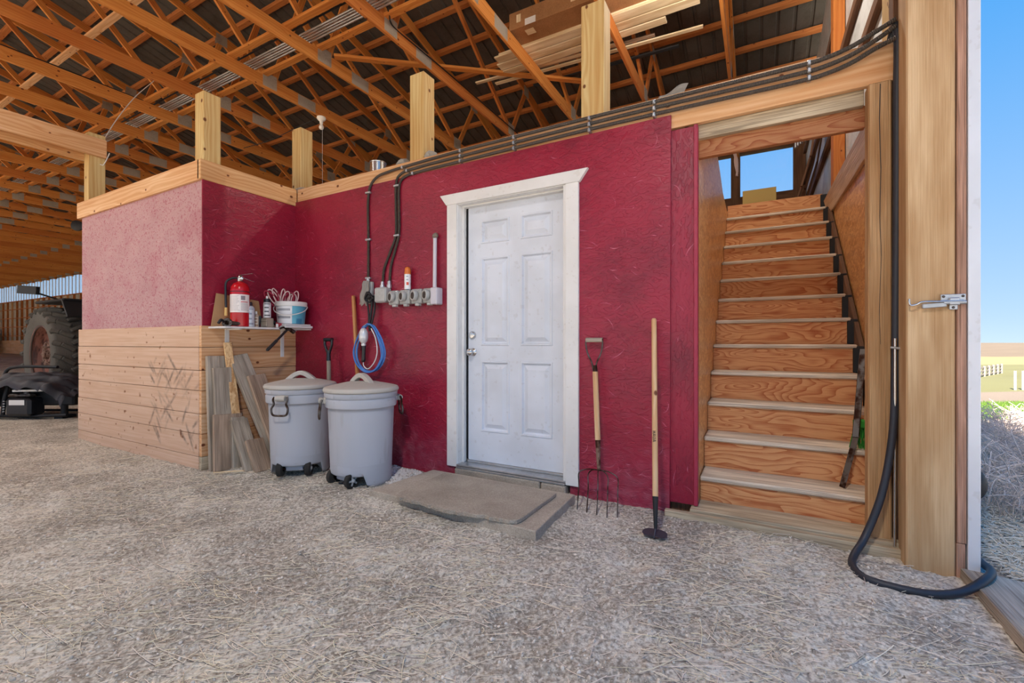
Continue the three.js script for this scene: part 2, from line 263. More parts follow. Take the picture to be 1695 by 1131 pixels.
{
  const us = join(range(-60, -14, 0.6), range(-14, -5, 0.09), range(-5, 0.86, 0.0125)), vs = join(range(-8.6, 0.3, 0.35), range(0.3, 2.95, 0.0125), range(2.95, 10.6, 0.16));
  ground('floor', us, vs, M.dirt, gh, (u, v) => { const f = fbm(u * 0.8, v * 0.8, 221, 0, 0, 4), e = smooth(-4, -9, u) * 0.5; const t = 0.84 + 0.12 * f; return [t * (0.985 + 0.1 * e), t * (0.99 - 0.05 * e), t * (0.955 - 0.16 * e)]; });
  // outside: the band of chaff-covered soil in the lee of the gable, then lawn, track, meadow and stubble to the horizon
  const S = Math.sin(28.8 * Math.PI / 180), C = Math.cos(28.8 * Math.PI / 180);
  const outM = (hex) => std(hex, { bumpMap: dirtBump, bumpScale: 0.02, roughness: 1, vertexColors: true });
  const yard = ground('ground', join(range(0.86, 4, 0.025), range(4, 16, 0.4)), join(range(-10, 1.5, 0.3), range(1.5, 7, 0.03), range(7, 9.2, 0.1)), std(0xffffff, { map: dirtTex, bumpMap: dirtBump, bumpScale: 0.02, roughness: 1 }), (u, v) => gh(u, v) + (fbm(u * 12, v * 12, 301, 0, 0, 3) - 0.5) * 0.05 - 0.01);
  const band = (name, z0, z1, n, hex, y, amp) => {
    const g = new THREE.BufferGeometry(), pos = [], uv = [], col = [], idx = [], nx = 60, x0 = (z) => z * 0.55, x1 = (z) => z * 2.4 + 30;
    for (let j = 0; j <= n; j++) for (let i = 0; i <= nx; i++) {
      const z = z0 * Math.pow(z1 / z0, j / n) + (j === 0 || j === n ? (fbm(i * 0.4, j, 331, 0, 0, 2) - 0.5) * z0 * 0.05 : 0), x = lerp(x0(z), x1(z), i / nx), u = x * C - z * S, v = x * S + z * C;
      pos.push(u, y - 3 * smooth(9.5, 50, z) + (fbm(u * 0.7, v * 0.7, 340, 0, 0, 3) - 0.5) * amp, -v); uv.push(u, v); const t = 0.8 + 0.4 * fbm(u * 0.3, v * 0.3, 350, 0, 0, 4); col.push(t, t, t * 0.97);
      if (i < nx && j < n) { const k = j * (nx + 1) + i; idx.push(k, k + 1, k + nx + 2, k, k + nx + 2, k + nx + 1); }
    }
    g.setAttribute('position', new THREE.Float32BufferAttribute(pos, 3)); g.setAttribute('uv', new THREE.Float32BufferAttribute(uv, 2)); g.setAttribute('color', new THREE.Float32BufferAttribute(col, 3)); g.setIndex(idx); g.computeVertexNormals();
    const m = new THREE.Mesh(g, outM(hex)); m.name = name; m.userData.kind = 'structure'; m.receiveShadow = true; scene.add(m);
  };
  band('lawn', 6.1, 7.6, 14, 0x4a5e24, 0.01, 0.05); band('path', 7.4, 9.6, 14, 0x665a50, 0.0, 0.05); band('lawn_meadow', 9.5, 82, 60, 0x5a5836, -0.01, 0.06); band('field', 80, 128, 16, 0x766a48, -0.02, 0.05); band('field_stubble', 125, 5200, 60, 0x5d4f40, -0.04, 0.05);
  // unseen yard before the open side, kept pale to bounce sunlight inside
  ground('ground_unseen_yard', range(-62, 30, 4), range(-70, -8.6, 3), std(0xbdb6aa, { map: dirtTex, roughness: 1 }), () => -0.03);
  ground('ground_unseen_yard_001', range(15.9, 60, 4), range(-8.7, 3, 3), std(0xbdb6aa, { map: dirtTex, roughness: 1 }), () => -0.03);  // unseen ground past the gable, just as pale for the bounce
  ground('ground_field', range(-400, 400, 40), range(-600, -70, 40), std(0x6d5f42, { roughness: 1 }), () => -0.05);
  ground('ground_field_001', range(-600, -62, 40), range(-70, 600, 40), std(0x6d5f42, { roughness: 1 }), () => -0.05);
  ground('ground_field_002', range(-62, 4, 6), range(10.6, 40, 5), std(0x5a5836, { roughness: 1 }), (u, v) => -0.08 - 3 * smooth(10.6, 50, v));
}
// straw, chaff and stones
function instanced(name, geo, mat, list, label, category) {
  const m = new THREE.InstancedMesh(geo, mat, list.length), c = new THREE.Color(); list.forEach(([mx, t], i) => { m.setMatrixAt(i, mx); m.setColorAt(i, c.setRGB(...t)); });
  m.name = name; m.castShadow = m.receiveShadow = true; scene.add(m); return tag(m, label, category, null, 'stuff');
}
{
  const bend = (len, r, n) => { const pts = []; for (let i = 0; i <= n; i++) { const t = i / n - 0.5; pts.push(new THREE.Vector3(t * len, Math.sin(t * 3 + 1) * len * 0.04, Math.cos(t * 3) * len * 0.05)); } return new THREE.TubeGeometry(new THREE.CatmullRomCurve3(pts), n, r, 4); };
  const e = new THREE.Euler(), q = new THREE.Quaternion(), list = [];
  const onSlab = (u, v) => u > -2.32 && u < -0.98 && v > 2.1;
  for (let i = 0; i < 26000; i++) {
    const z = 1.1 + 6 * Math.pow(rnd(), 1.5), x = z * rr(-1.2, 1.2), u = x * 0.8763 - z * 0.4818, v = x * 0.4818 + z * 0.8763;
    if (u > 0.75 || v > 2.86 || (u < -4.1 && v > 2.02) || onSlab(u, v)) continue;
    const d = fbm(u * 1.6, v * 1.6, 411, 0, 0, 3); if (rnd() > smooth(0.38, 0.72, d) * (u > 0.1 ? 0.3 : 0.8) + 0.12) continue;
    const L = rnd() < 0.72 ? rr(0.2, 0.6) : rr(0.6, 1.9), a = rr(-0.9, 0.5) + (rnd() < 0.35 ? rr(-1.6, 1.6) : 0);
    q.setFromEuler(e.set(rr(-0.5, 0.5), a + 0.5, rr(-0.12, 0.12), 'YXZ')); const t = rr(0.62, 1.1);
    list.push([new THREE.Matrix4().compose(P(u, gh(u, v) + 0.004 + 0.004 * rnd(), v), q, new THREE.Vector3(L, rr(0.7, 1.2), rr(0.6, 1.3))), [t, t * rr(0.92, 1), t * rr(0.82, 1)]]);
  }
  instanced('loose_straw', bend(0.1, 0.0011, 3), M.straw, list, 'loose pale straw scattered over the grey dirt floor', 'straw');
  const rocks = [], g = new THREE.IcosahedronGeometry(1, 1), p = g.attributes.position; for (let i = 0; i < p.count; i++) { const k = 0.8 + 0.4 * hash(Math.round(p.getX(i) * 9), Math.round(p.getY(i) * 9 + p.getZ(i) * 31), 7); p.setXYZ(i, p.getX(i) * k, p.getY(i) * k * 0.7, p.getZ(i) * k); } g.computeVertexNormals();
  for (let i = 0; i < 26000; i++) {
    const z = 1.1 + 4.6 * Math.pow(rnd(), 1.4), x = z * rr(-1.15, 1.2), u = x * 0.8763 - z * 0.4818, v = x * 0.4818 + z * 0.8763;
    if (u > 0.76 || v > 2.86 || (u < -4.1 && v > 2.02) || onSlab(u, v)) continue;
    const s = 0.0014 + 0.0055 * Math.pow(rnd(), 4), t = rr(0.55, 1.1); q.setFromEuler(e.set(rr(0, 6), rr(0, 6), rr(0, 6)));
    rocks.push([new THREE.Matrix4().compose(P(u, gh(u, v) + s * 0.25, v), q, new THREE.Vector3(s, s, s)), [t, t * 0.97, t * 0.93]]);
  }
  for (let i = 0; i < 700; i++) { const u = rr(-2.75, -2.3), v = rr(2.5, 2.88), s = rr(0.004, 0.012); q.setFromEuler(e.set(rr(0, 6), rr(0, 6), 0)); rocks.push([new THREE.Matrix4().compose(P(u, gh(u, v) + s * 0.3, v), q, new THREE.Vector3(s, s, s)), [1, 1, 1.02]]); }
  instanced('pebbles', g, M.pebble, rocks, 'small pebbles and clods lying in the dirt floor', 'pebbles');
  // chaff, dry weeds and grass outside the gable
  const chaff = [];
  for (let i = 0; i < 9000; i++) { const z = 1.9 + 4.2 * Math.pow(rnd(), 1.3), x = z * rr(0.98, 1.2), u = x * 0.8763 - z * 0.4818, v = x * 0.4818 + z * 0.8763; if (u < 1.0) continue; q.setFromEuler(e.set(rr(-0.6, 0.6), rr(0, 6), rr(-0.3, 0.3), 'YXZ')); const t = rr(0.75, 1.1); chaff.push([new THREE.Matrix4().compose(P(u, gh(u, v) + rr(0, 0.02), v), q, new THREE.Vector3(rr(0.3, 1), rr(0.8, 2), rr(0.6, 2))), [t, t * 0.93, t * 0.9]]); }
  instanced('chaff', bend(0.1, 0.0016, 3), M.straw, chaff, 'greyish chaff covering the soil outside the opening', 'chaff');
  const stalk = () => { const pts = []; for (let i = 0; i <= 6; i++) { const t = i / 6; pts.push(new THREE.Vector3(0.5 * t * t * t, t * (1 - 0.35 * t), 0.05 * Math.sin(t * 4))); } return new THREE.TubeGeometry(new THREE.CatmullRomCurve3(pts), 7, 0.006, 4); };
  const weeds = [], clumps = []; for (let i = 0; i < 20; i++) { const z = rr(2.7, 5.6), x = z * rr(1.02, 1.2); clumps.push([x, z]); }
  for (let i = 0; i < 1500; i++) { const [cx, cz] = clumps[i % clumps.length], x = cx + (rnd() + rnd() - 1) * 0.28, z = cz + (rnd() + rnd() - 1) * 0.28, u = x * 0.8763 - z * 0.4818, v = x * 0.4818 + z * 0.8763; if (u < 0.98) continue; q.setFromEuler(e.set(rr(-0.5, 0.5), rr(0, 6.3), rr(-0.5, 0.5), 'YXZ')); const s = rr(0.14, 0.5), t = rr(0.6, 1.05); weeds.push([new THREE.Matrix4().compose(P(u, gh(u, v) - 0.02, v), q, new THREE.Vector3(s, s, s)), [t, t * 0.92, t * 0.89]]); }
  instanced('dry_weeds', stalk(), std(0xf2e4da, { roughness: 1 }), weeds, 'tangled dry weeds standing outside beside the white corner trim', 'weeds');
  const blades = [], bg = new THREE.ConeGeometry(0.004, 0.06, 3); bg.translate(0, 0.03, 0);
  for (let i = 0; i < 12000; i++) { const z = rr(6.1, 7.6), x = z * rr(1.0, 1.2), u = x * 0.8763 - z * 0.4818, v = x * 0.4818 + z * 0.8763; if (u < 1) continue; q.setFromEuler(e.set(rr(-0.4, 0.4), rr(0, 6), rr(-0.4, 0.4))); const t = rr(0.6, 1.15); blades.push([new THREE.Matrix4().compose(P(u, 0.0, v), q, new THREE.Vector3(1.3, rr(0.7, 1.7), 1.3)), [t * rr(0.75, 1), t, t * 0.6]]); }
  instanced('lawn_grass', bg, std(0x5a7430, { roughness: 1 }), blades, 'short green grass edging the soil outside', 'grass');
}

// ---------------------------------------------------------------- barn shell
const RH = 4.86;                                   // underside of the trusses
const roofY = (v) => v > 1.06 ? RH + 0.5 + 0.14 + 0.25 * (10.5 - v) : RH + 0.64 + 0.25 * (v + 8.38);
{
  const ceil = structure('ceiling');
  // ribbed roof sheets, 0.92 m each
  const sheet = (dir) => {
    const prof = []; for (let k = 0; k < 4; k++) { const a = k * 0.23; prof.push([a, 0], [a + 0.16, 0], [a + 0.172, 0.02], [a + 0.205, 0.02], [a + 0.218, 0]); } prof.push([0.935, 0]);
    const L = 10.0, A = [], U = [], idx = [];
    prof.forEach(([x, y], i) => { A.push(x, y, 0, x, y - 0.25 * L, -dir * L); U.push(x, 0, x, L); if (i) { const k = i * 2; idx.push(k - 2, k, k + 1, k - 2, k + 1, k - 1); } });
    const g = new THREE.BufferGeometry(); g.setAttribute('position', new THREE.Float32BufferAttribute(A, 3)); g.setAttribute('uv', new THREE.Float32BufferAttribute(U, 2)); g.setIndex(idx); const f = g.toNonIndexed(); f.computeVertexNormals(); return f;
  };
  for (const dir of [1, -1]) { const g = sheet(dir); for (let k = 0; k < 66; k++) { const m = new THREE.Mesh(g, M.roof); m.name = 'roof_sheet'; m.position.set(1.0 - 0.92 * (k + 1), roofY(1.06) + 0.04 + 0.001 * (k % 2), -1.06); m.castShadow = m.receiveShadow = true; ceil.add(m); } }
  part('ridge_cap', M.roof, ceil, (m) => m.box(-60, 1, roofY(1.06) + 0.04, roofY(1.06) + 0.09, 0.75, 1.37));
  // purlins
  for (let k = 0; k < 17; k++) for (const s of [1, -1]) {
    const v = 1.06 + s * (0.12 + 0.61 * k); if (s < 0 && k > 15) continue; const y = roofY(v);
    const g = mb().box(-59.8, 0.98, y - 0.044, y + 0.03, v - 0.045, v + 0.045).build('purlin', M.purlin, ceil); void g;
  }
  // eave wall at v = 10.5 behind the side bay: siding below, light strip above
  const wf = structure('wall_eave'), pn0 = structure('window_1');
  const siding = (u0, u1, y0, y1, v, mat, name) => { // ribbed sheet
    const A = [], U = [], idx = []; let n = 0; for (let u = u0; u < u1; u += 0.3) for (const [d, z] of [[0, 0], [0.2, 0], [0.22, -0.022], [0.27, -0.022], [0.29, 0]]) { const x = Math.min(u + d, u1); A.push(x, y0, -v - z, x, y1, -v - z); U.push(x, y0, x, y1); if (n) { const k = n * 2; idx.push(k - 2, k, k + 1, k - 2, k + 1, k - 1); } n++; }
    const g = new THREE.BufferGeometry(); g.setAttribute('position', new THREE.Float32BufferAttribute(A, 3)); g.setAttribute('uv', new THREE.Float32BufferAttribute(U, 2)); g.setIndex(idx); const f = g.toNonIndexed(); f.computeVertexNormals(); return mb().add(f).build(name, mat, wf);
  };
  for (let u = -59.5; u < 0.5; u += 4) siding(u, Math.min(u + 4, 0.8), -0.2, 3.86, 10.52, M.siding, 'siding_sheet');
  part('siding_backing', M.siding, wf, (m) => m.box(-59.6, 0.8, -0.2, 3.86, 10.56, 10.6));
  const pn = pn0;
  for (let u = -59.5; u < 0.5; u += 1.9) part('pane', M.pane, pn, (m) => m.box(u, Math.min(u + 1.88, 0.78), 3.86, 5.1, 10.535, 10.538, 0));
  const stud = mb().box(-0.02, 0.02, 1.1, 3.86, 10.4, 10.5).geo(), batten = mb().box(-0.03, 0.03, 3.86, 5.0, 10.49, 10.53).geo(); for (let k = 0; k < 105; k++) { const m = new THREE.Mesh(batten, M.metalWhite); m.name = 'batten'; m.position.x = -6.9 - 0.5 * k; m.castShadow = m.receiveShadow = true; pn0.add(m); }
  for (let k = 0; k < 54; k++) { const m = new THREE.Mesh(stud, k % 5 ? M.purlin : M.trimWood); m.name = 'stud'; m.position.x = -6.9 - 0.95 * k; m.castShadow = m.receiveShadow = true; wf.add(m); }
  for (const y of [1.5, 2.1, 2.7, 3.3, 3.84]) part('girt', M.purlin, wf, (m) => m.box(-59.5, -6.6, y - 0.02, y + 0.02, 10.4, 10.52));
  for (let j = 0; j < 5; j++) for (let k = 0; k < 11; k++) part('plank', M.sidePine, wf, (m) => m.box(-59 + 4.8 * k, -59 + 4.8 * k + 4.79, 0.0 + 0.24 * j, 0.235 + 0.24 * j, 10.3, 10.36));
  part('strip_post', M.darkWood, wf, (m) => m.box(-0.5, -0.33, 3.3, 5.1, 10.32, 10.5)); part('strip_post', M.darkWood, wf, (m) => m.box(0.6, 0.8, 2.5, 5.1, 10.3, 10.5)); part('strip_sill', M.darkWood, wf, (m) => m.box(-6.5, 0.8, 3.82, 4.06, 10.36, 10.5)); part('strip_plate', M.darkWood, wf, (m) => m.box(-59.5, 0.8, 4.94, 5.1, 10.38, 10.5));
  // gable wall at u = 0.8 .. 0.86 with the opening beside the camera, widened out of view for daylight
  const gw = struct('wall_gable', M.sidingIn, (m) => {
    m.box(0.81, 0.858, -0.2, 5.6, 2.9, 10.55); const s = new THREE.Shape(); s.moveTo(-10.55, 4.7); s.lineTo(-10.55, 5.53); s.lineTo(-1.06, 7.9); s.lineTo(8.4, 5.53); s.lineTo(8.4, -0.2); s.lineTo(7.4, -0.2); s.lineTo(7.4, 4.7); s.closePath();
    const g = new THREE.ExtrudeGeometry(s, { depth: 0.04, bevelEnabled: false }); g.rotateY(Math.PI / 2); g.translate(0.815, 0, 0); g.applyMatrix4(new THREE.Matrix4().makeScale(1, 1, 1)); m.add(g);
  }); void gw;
  for (const y of [3.55, 4.1, 4.7, 5.6, 6.2]) struct('trim_girt', M.darkWood, (m) => m.box(0.76, 0.808, y, y + 0.09, 2.95, y < 5 ? 10.3 : 7));
  struct('wall_far_gable', M.siding, (m) => { m.box(-60, -59.9, -0.2, 5.6, -8.4, -3); m.box(-60, -59.9, -0.2, 5.6, 3, 10.6); m.box(-60, -59.9, 4.4, 7.9, -8.4, 10.6); });
  for (let k = 0; k < 15; k++) { const p = part('open_side_post', M.post, null, (m) => m.box(-0.1 - 4.1 * k, 0.05 - 4.1 * k, -0.2, 5.3, -8.45, -8.3)); p.userData.kind = 'structure'; p.name = 'column_' + (k + 1); }  // side out of view, left open so daylight reaches the interior
}
// roof trusses: chord, rafters, webs and toothed plates
{
  const make = (k) => {
    const t = new THREE.Group(); t.offset = new THREE.Vector3(); const w = 0.038, mats = [M.truss, M.truss2, M.truss], mat = mats[k];
    const X = (y, v) => new THREE.Vector3(0, y, -v), top = (v) => roofY(v) - 0.045 - 0.07, add = (n, m, f) => { const o = mb(); f(o); o.build(n, m, t); };
    add('bottom_chord', mat, (m) => { for (const [a, b] of [[-8.4, -3.3], [-3.3, 1.5], [1.5, 4.77], [4.77, 10.45]]) m.box(-w / 2, w / 2, RH, RH + 0.185, a, b - 0.002); });
    add('top_chord', mat, (m) => m.stick(X(top(10.9), 10.9), X(top(1.06), 1.06), w, 0.14)); add('top_chord', mat, (m) => m.stick(X(top(-8.8), -8.8), X(top(1.06), 1.06), w, 0.14));
    add('heel_post', mat, (m) => m.stick(X(RH + 0.18, 10.4), X(top(10.4) - 0.06, 10.4), w, 0.14, new THREE.Vector3(0, 0, 1)));
    const web = (y0, v0, y1, v1) => add('web', mat, (m) => m.stick(X(y0, v0), X(y1, v1), w, 0.089, new THREE.Vector3(0, 0, 1).cross(new THREE.Vector3(1, 0, 0)).lengthSq() ? new THREE.Vector3(0, Math.abs(y1 - y0) > 4 * Math.abs(v1 - v0) ? 0 : 1, Math.abs(y1 - y0) > 4 * Math.abs(v1 - v0) ? 1 : 0) : undefined));
    for (const vb of [7.26, 4.16, 1.06]) { web(RH + 0.15, vb + 0.06, top(vb + 0.62) - 0.04, vb + 0.62); if (vb > 2) web(RH + 0.15, vb - 0.05, top(vb - 2.48) - 0.05, vb - 2.48); else web(RH + 0.15, vb - 0.05, top(1.06) - 0.1, 1.0); }
    web(RH + 0.15, 10.2, top(7.88) - 0.04, 7.88);
    for (const v of [7.26, 4.16, 1.06, 4.79, 10.2]) add('nail_plate', M.plate, (m) => { const splice = v === 4.79; for (const s of [-1, 1]) m.box(s * 0.0195 - 0.001, s * 0.0195 + 0.001, RH + (splice ? 0.01 : 0.03), RH + (splice ? 0.175 : 0.24), v - (splice ? 0.16 : 0.11), v + (splice ? 0.16 : 0.11), 0); });
    for (const v of [7.88, 4.78, 1.68]) add('nail_plate', M.plate, (m) => { for (const s of [-1, 1]) m.box(s * 0.0195 - 0.001, s * 0.0195 + 0.001, top(v) - 0.14, top(v) + 0.05, v - 0.1, v + 0.1, 0); });
    return t;
  };
  const protos = [make(0), make(1), make(2)];
  const own = ['roof truss nearest the opening, whose chord runs up beside the gable', 'roof truss crossing just right of the tallest treated post', 'roof truss over the doorway that carries the left end of the stored boards', 'roof truss with the black wire stapled along its bottom chord', 'roof truss passing right behind the middle treated post', 'roof truss that holds the bare bulb on its bottom chord', 'roof truss seventh from the gable, above the red alcove', 'roof truss with the thin dark wire along its chord edge'];
  for (let k = 0; k < 49; k++) {
    const t = k < 3 ? protos[k] : protos[(k * 7 + 1) % 3].clone(); t.name = numbered('roof_truss'); t.position.set(-0.365 - 1.22 * k, 0, 0); scene.add(t);
    tag(t, k < own.length ? own[k] : 'orange pine roof truss in the long receding row at left', 'truss', 'pine roof trusses');
  }
}

// ---------------------------------------------------------------- the red room
struct('wall_back', M.red, (m) => {
  const s = new THREE.Shape(); s.moveTo(-4.1, -0.02); s.lineTo(-2.12, -0.02); s.lineTo(-2.12, 2.165); s.lineTo(-1.14, 2.165); s.lineTo(-1.14, -0.02); s.lineTo(-0.485, -0.02); s.lineTo(-0.477, 2.47); s.lineTo(-4.1, 2.47); s.closePath();
  const g = new THREE.ExtrudeGeometry(s, { depth: 0.014, bevelEnabled: true, bevelThickness: 0.002, bevelSize: 0.002, bevelSegments: 1 }); g.translate(0, 0, -2.926); m.add(g);
});
struct('wall_back_end', M.red, (m) => m.box(-0.49, -0.327, 0.066, 2.38, 2.928, 2.97));
struct('trim_corner', M.redEdge, (m) => m.box(-0.345, -0.322, 0.066, 2.385, 2.918, 2.975));
struct('wall_back_core', M.darkWood, (m) => { m.box(-4.1, -2.12, -0.1, 2.4, 2.94, 3.04); m.box(-1.14, -0.34, -0.1, 2.4, 2.98, 3.04); m.box(-2.12, -1.14, 2.17, 2.4, 2.94, 3.04); m.box(-2.12, -1.14, -0.1, 2.2, 3.06, 3.1); });
const wside = structure('wall_side');
part('red_panel', M.red, wside, (m) => { const g = cbox(0.87, 1.27, 0.014); g.rotateY(Math.PI / 2); g.translate(-4.107, 1.815, -2.485); const p = g.attributes.position, u = g.attributes.uv; for (let i = 0; i < p.count; i++) u.setXY(i, -p.getZ(i) + 0.4, p.getY(i) - 0.2); m.add(g); });
const rows = [0, 0.1, 0.29, 0.46, 0.655, 0.825, 1.02, 1.205];
for (let i = 0; i < 7; i++) part('plank', i === 0 ? M.sill : M.sidePine, wside, (m) => m.box(-4.12, -4.085 + rr(-0.003, 0.003), rows[i] - (i ? 0 : 0.08), rows[i + 1] - 0.004, 2.035, 2.912));
const wfront = structure('wall_front');
part('pink_sheen_panel', M.pink, wfront, (m) => { const g = cbox(2.44, 1.27, 0.014); g.translate(-5.335, 1.815, -2.06); const p = g.attributes.position, u = g.attributes.uv; for (let i = 0; i < p.count; i++) u.setXY(i, p.getX(i) + 6.6, p.getY(i) - 1.18); m.add(g); });
for (let i = 0; i < 7; i++) part('plank', M.palePine, wfront, (m) => { const y0 = rows[i] - (i ? 0 : 0.08), y1 = rows[i + 1] - 0.004, g = cbox(2.46, y1 - y0, 0.036); g.translate(-5.35, (y0 + y1) / 2, -2.048 + rr(-0.003, 0.003)); const p = g.attributes.position, u = g.attributes.uv; for (let k = 0; k < p.count; k++) u.setXY(k, (p.getX(k) + 6.59), p.getY(k)); m.add(g); });
struct('wall_front_core', M.darkWood, (m) => { m.box(-6.56, -4.13, -0.1, 2.42, 2.075, 2.1); m.box(-6.56, -6.53, -0.1, 2.42, 2.07, 10.3); });
struct('wall_box_side', M.darkWood, (m) => m.box(-4.16, -4.125, -0.1, 2.42, 2.08, 2.95));
struct('trim_1', M.beam, (m) => m.box(-6.62, -4.118, 2.43, 2.6, 2.03, 2.068));
struct('trim_2', M.trimWood, (m) => m.box(-4.14, -4.09, 2.435, 2.602, 2.03, 2.925));
struct('trim_3', M.beam, (m) => m.box(-4.09, 0.63, 2.395, 2.606, 2.93, 2.968));
struct('trim_4', M.sill, (m) => m.box(-0.33, 0.49, 2.315, 2.43, 2.975, 3.01));
struct('trim_5', M.header, (m) => m.box(-0.33, 0.5, 2.21, 2.33, 3.012, 3.05));
struct('floor_loft', M.ply, (m) => { m.box(-6.5, -4.13, 2.55, 2.585, 2.1, 2.97); m.box(-6.5, -0.345, 2.55, 2.585, 2.97, 10.3); m.box(-0.345, 0.8, 2.62, 2.65, 6.02, 10.3); m.box(-0.345, 0.8, 2.3, 2.62, 6.1, 6.14); });
// door
{
  const d = structure('door_1');
  const sh = new THREE.Shape(); sh.moveTo(-2.05, 0.118); sh.lineTo(-1.215, 0.118); sh.lineTo(-1.215, 2.14); sh.lineTo(-2.05, 2.14); sh.closePath();
  const cols = [[-1.93, -1.672], [-1.575, -1.312]], rws = [[0.355, 0.915], [1.035, 1.73], [1.84, 2.025]], panels = [];
  for (const [a, b] of cols) for (const [y0, y1] of rws) { panels.push([a, b, y0, y1]); const h = new THREE.Path(); h.moveTo(a, y0); h.lineTo(a, y1); h.lineTo(b, y1); h.lineTo(b, y0); h.closePath(); sh.holes.push(h); }
  const slab = part('door_slab', M.door, d, (m) => { const g = new THREE.ExtrudeGeometry(sh, { depth: 0.03, bevelEnabled: false }); g.translate(0, 0, -3.03); m.add(g); m.box(-2.05, -1.215, 0.118, 2.14, 3.03, 3.042); }); void slab;
  for (const [a, b, y0, y1] of panels) {
    const rings = [[0, 0], [0.004, 0.006], [0.013, 0.006], [0.021, -0.013], [0.029, -0.013], [0.062, 0.004]], pos = [], idx = [], uv = [];
    rings.forEach(([i, z], k) => { for (const [x, y] of [[a + i, y0 + i], [b - i, y0 + i], [b - i, y1 - i], [a + i, y1 - i]]) { pos.push(x, y, -3.0 + z); uv.push(x, y); } if (k) for (let s = 0; s < 4; s++) { const p = k * 4 - 4, n = (s + 1) % 4; idx.push(p + s, p + n, p + 4 + n, p + s, p + 4 + n, p + 4 + s); } });
    const l = rings.length * 4 - 4; idx.push(l, l + 1, l + 2, l, l + 2, l + 3); const g = new THREE.BufferGeometry(); g.setAttribute('position', new THREE.Float32BufferAttribute(pos, 3)); g.setAttribute('uv', new THREE.Float32BufferAttribute(uv, 2)); g.setIndex(idx); const f = g.toNonIndexed(); f.computeVertexNormals(); part('door_panel', M.door, d, (m) => m.add(f));
  }
  part('jamb', M.white, d, (m) => { m.box(-2.118, -2.085, 0.09, 2.17, 2.9, 3.06); m.box(-2.087, -2.07, 0.1, 2.15, 2.96, 3.0); m.box(-1.19, -1.155, 0.09, 2.17, 2.9, 3.06); m.box(-2.1, -1.16, 2.15, 2.17, 2.9, 3.06); m.box(-2.09, -1.18, 2.138, 2.152, 2.955, 3.0); });
  part('weatherstrip', M.black, d, (m) => m.box(-2.07, -2.048, 0.12, 2.14, 3.004, 3.04));
  part('door_casing', M.white, d, (m) => m.box(-2.182, -2.088, 0.078, 2.156, 2.888, 2.912, 0.002)); part('door_casing', M.white, d, (m) => m.box(-1.168, -1.074, 0.075, 2.156, 2.888, 2.912, 0.002));
  part('door_head_casing', M.white, d, (m) => { const s = new THREE.Shape(); s.moveTo(-2.186, 2.156); s.lineTo(-1.068, 2.156); s.lineTo(-1.007, 2.236); s.lineTo(-2.246, 2.236); s.closePath(); const g = new THREE.ExtrudeGeometry(s, { depth: 0.026, bevelEnabled: true, bevelThickness: 0.002, bevelSize: 0.002, bevelSegments: 1 }); g.translate(0, 0, -2.91); m.add(g); });
  part('threshold', M.galv, d, (m) => { m.box(-2.09, -1.17, 0.088, 0.1, 2.885, 3.03); m.box(-2.05, -1.215, 0.1, 0.116, 2.985, 3.02); m.box(-2.09, -1.17, 0.07, 0.086, 2.878, 2.9); });
  part('threshold_step', M.concrete, d, (m) => { m.box(-2.1, -1.36, -0.05, 0.07, 2.875, 3.0, 0.008); m.box(-1.352, -1.165, -0.05, 0.066, 2.876, 3.0, 0.008); });
  const out = new THREE.Vector3(0, 0, 1);
  const kn = part('door_knob', M.steel, d, (m) => m.lathe([[0, 0], [0.032, 0], [0.033, 0.004], [0.026, 0.009], [0.012, 0.012], [0.011, 0.03], [0.02, 0.036], [0.028, 0.046], [0.029, 0.056], [0.023, 0.066], [0.01, 0.07], [0, 0.0705]], P(-2.005, 0.982, 3.0), out)); void kn;
  part('deadbolt', M.steel, d, (m) => m.lathe([[0, 0], [0.031, 0], [0.032, 0.006], [0.026, 0.018], [0.022, 0.02], [0, 0.02]], P(-2.008, 1.118, 3.0), out));
}
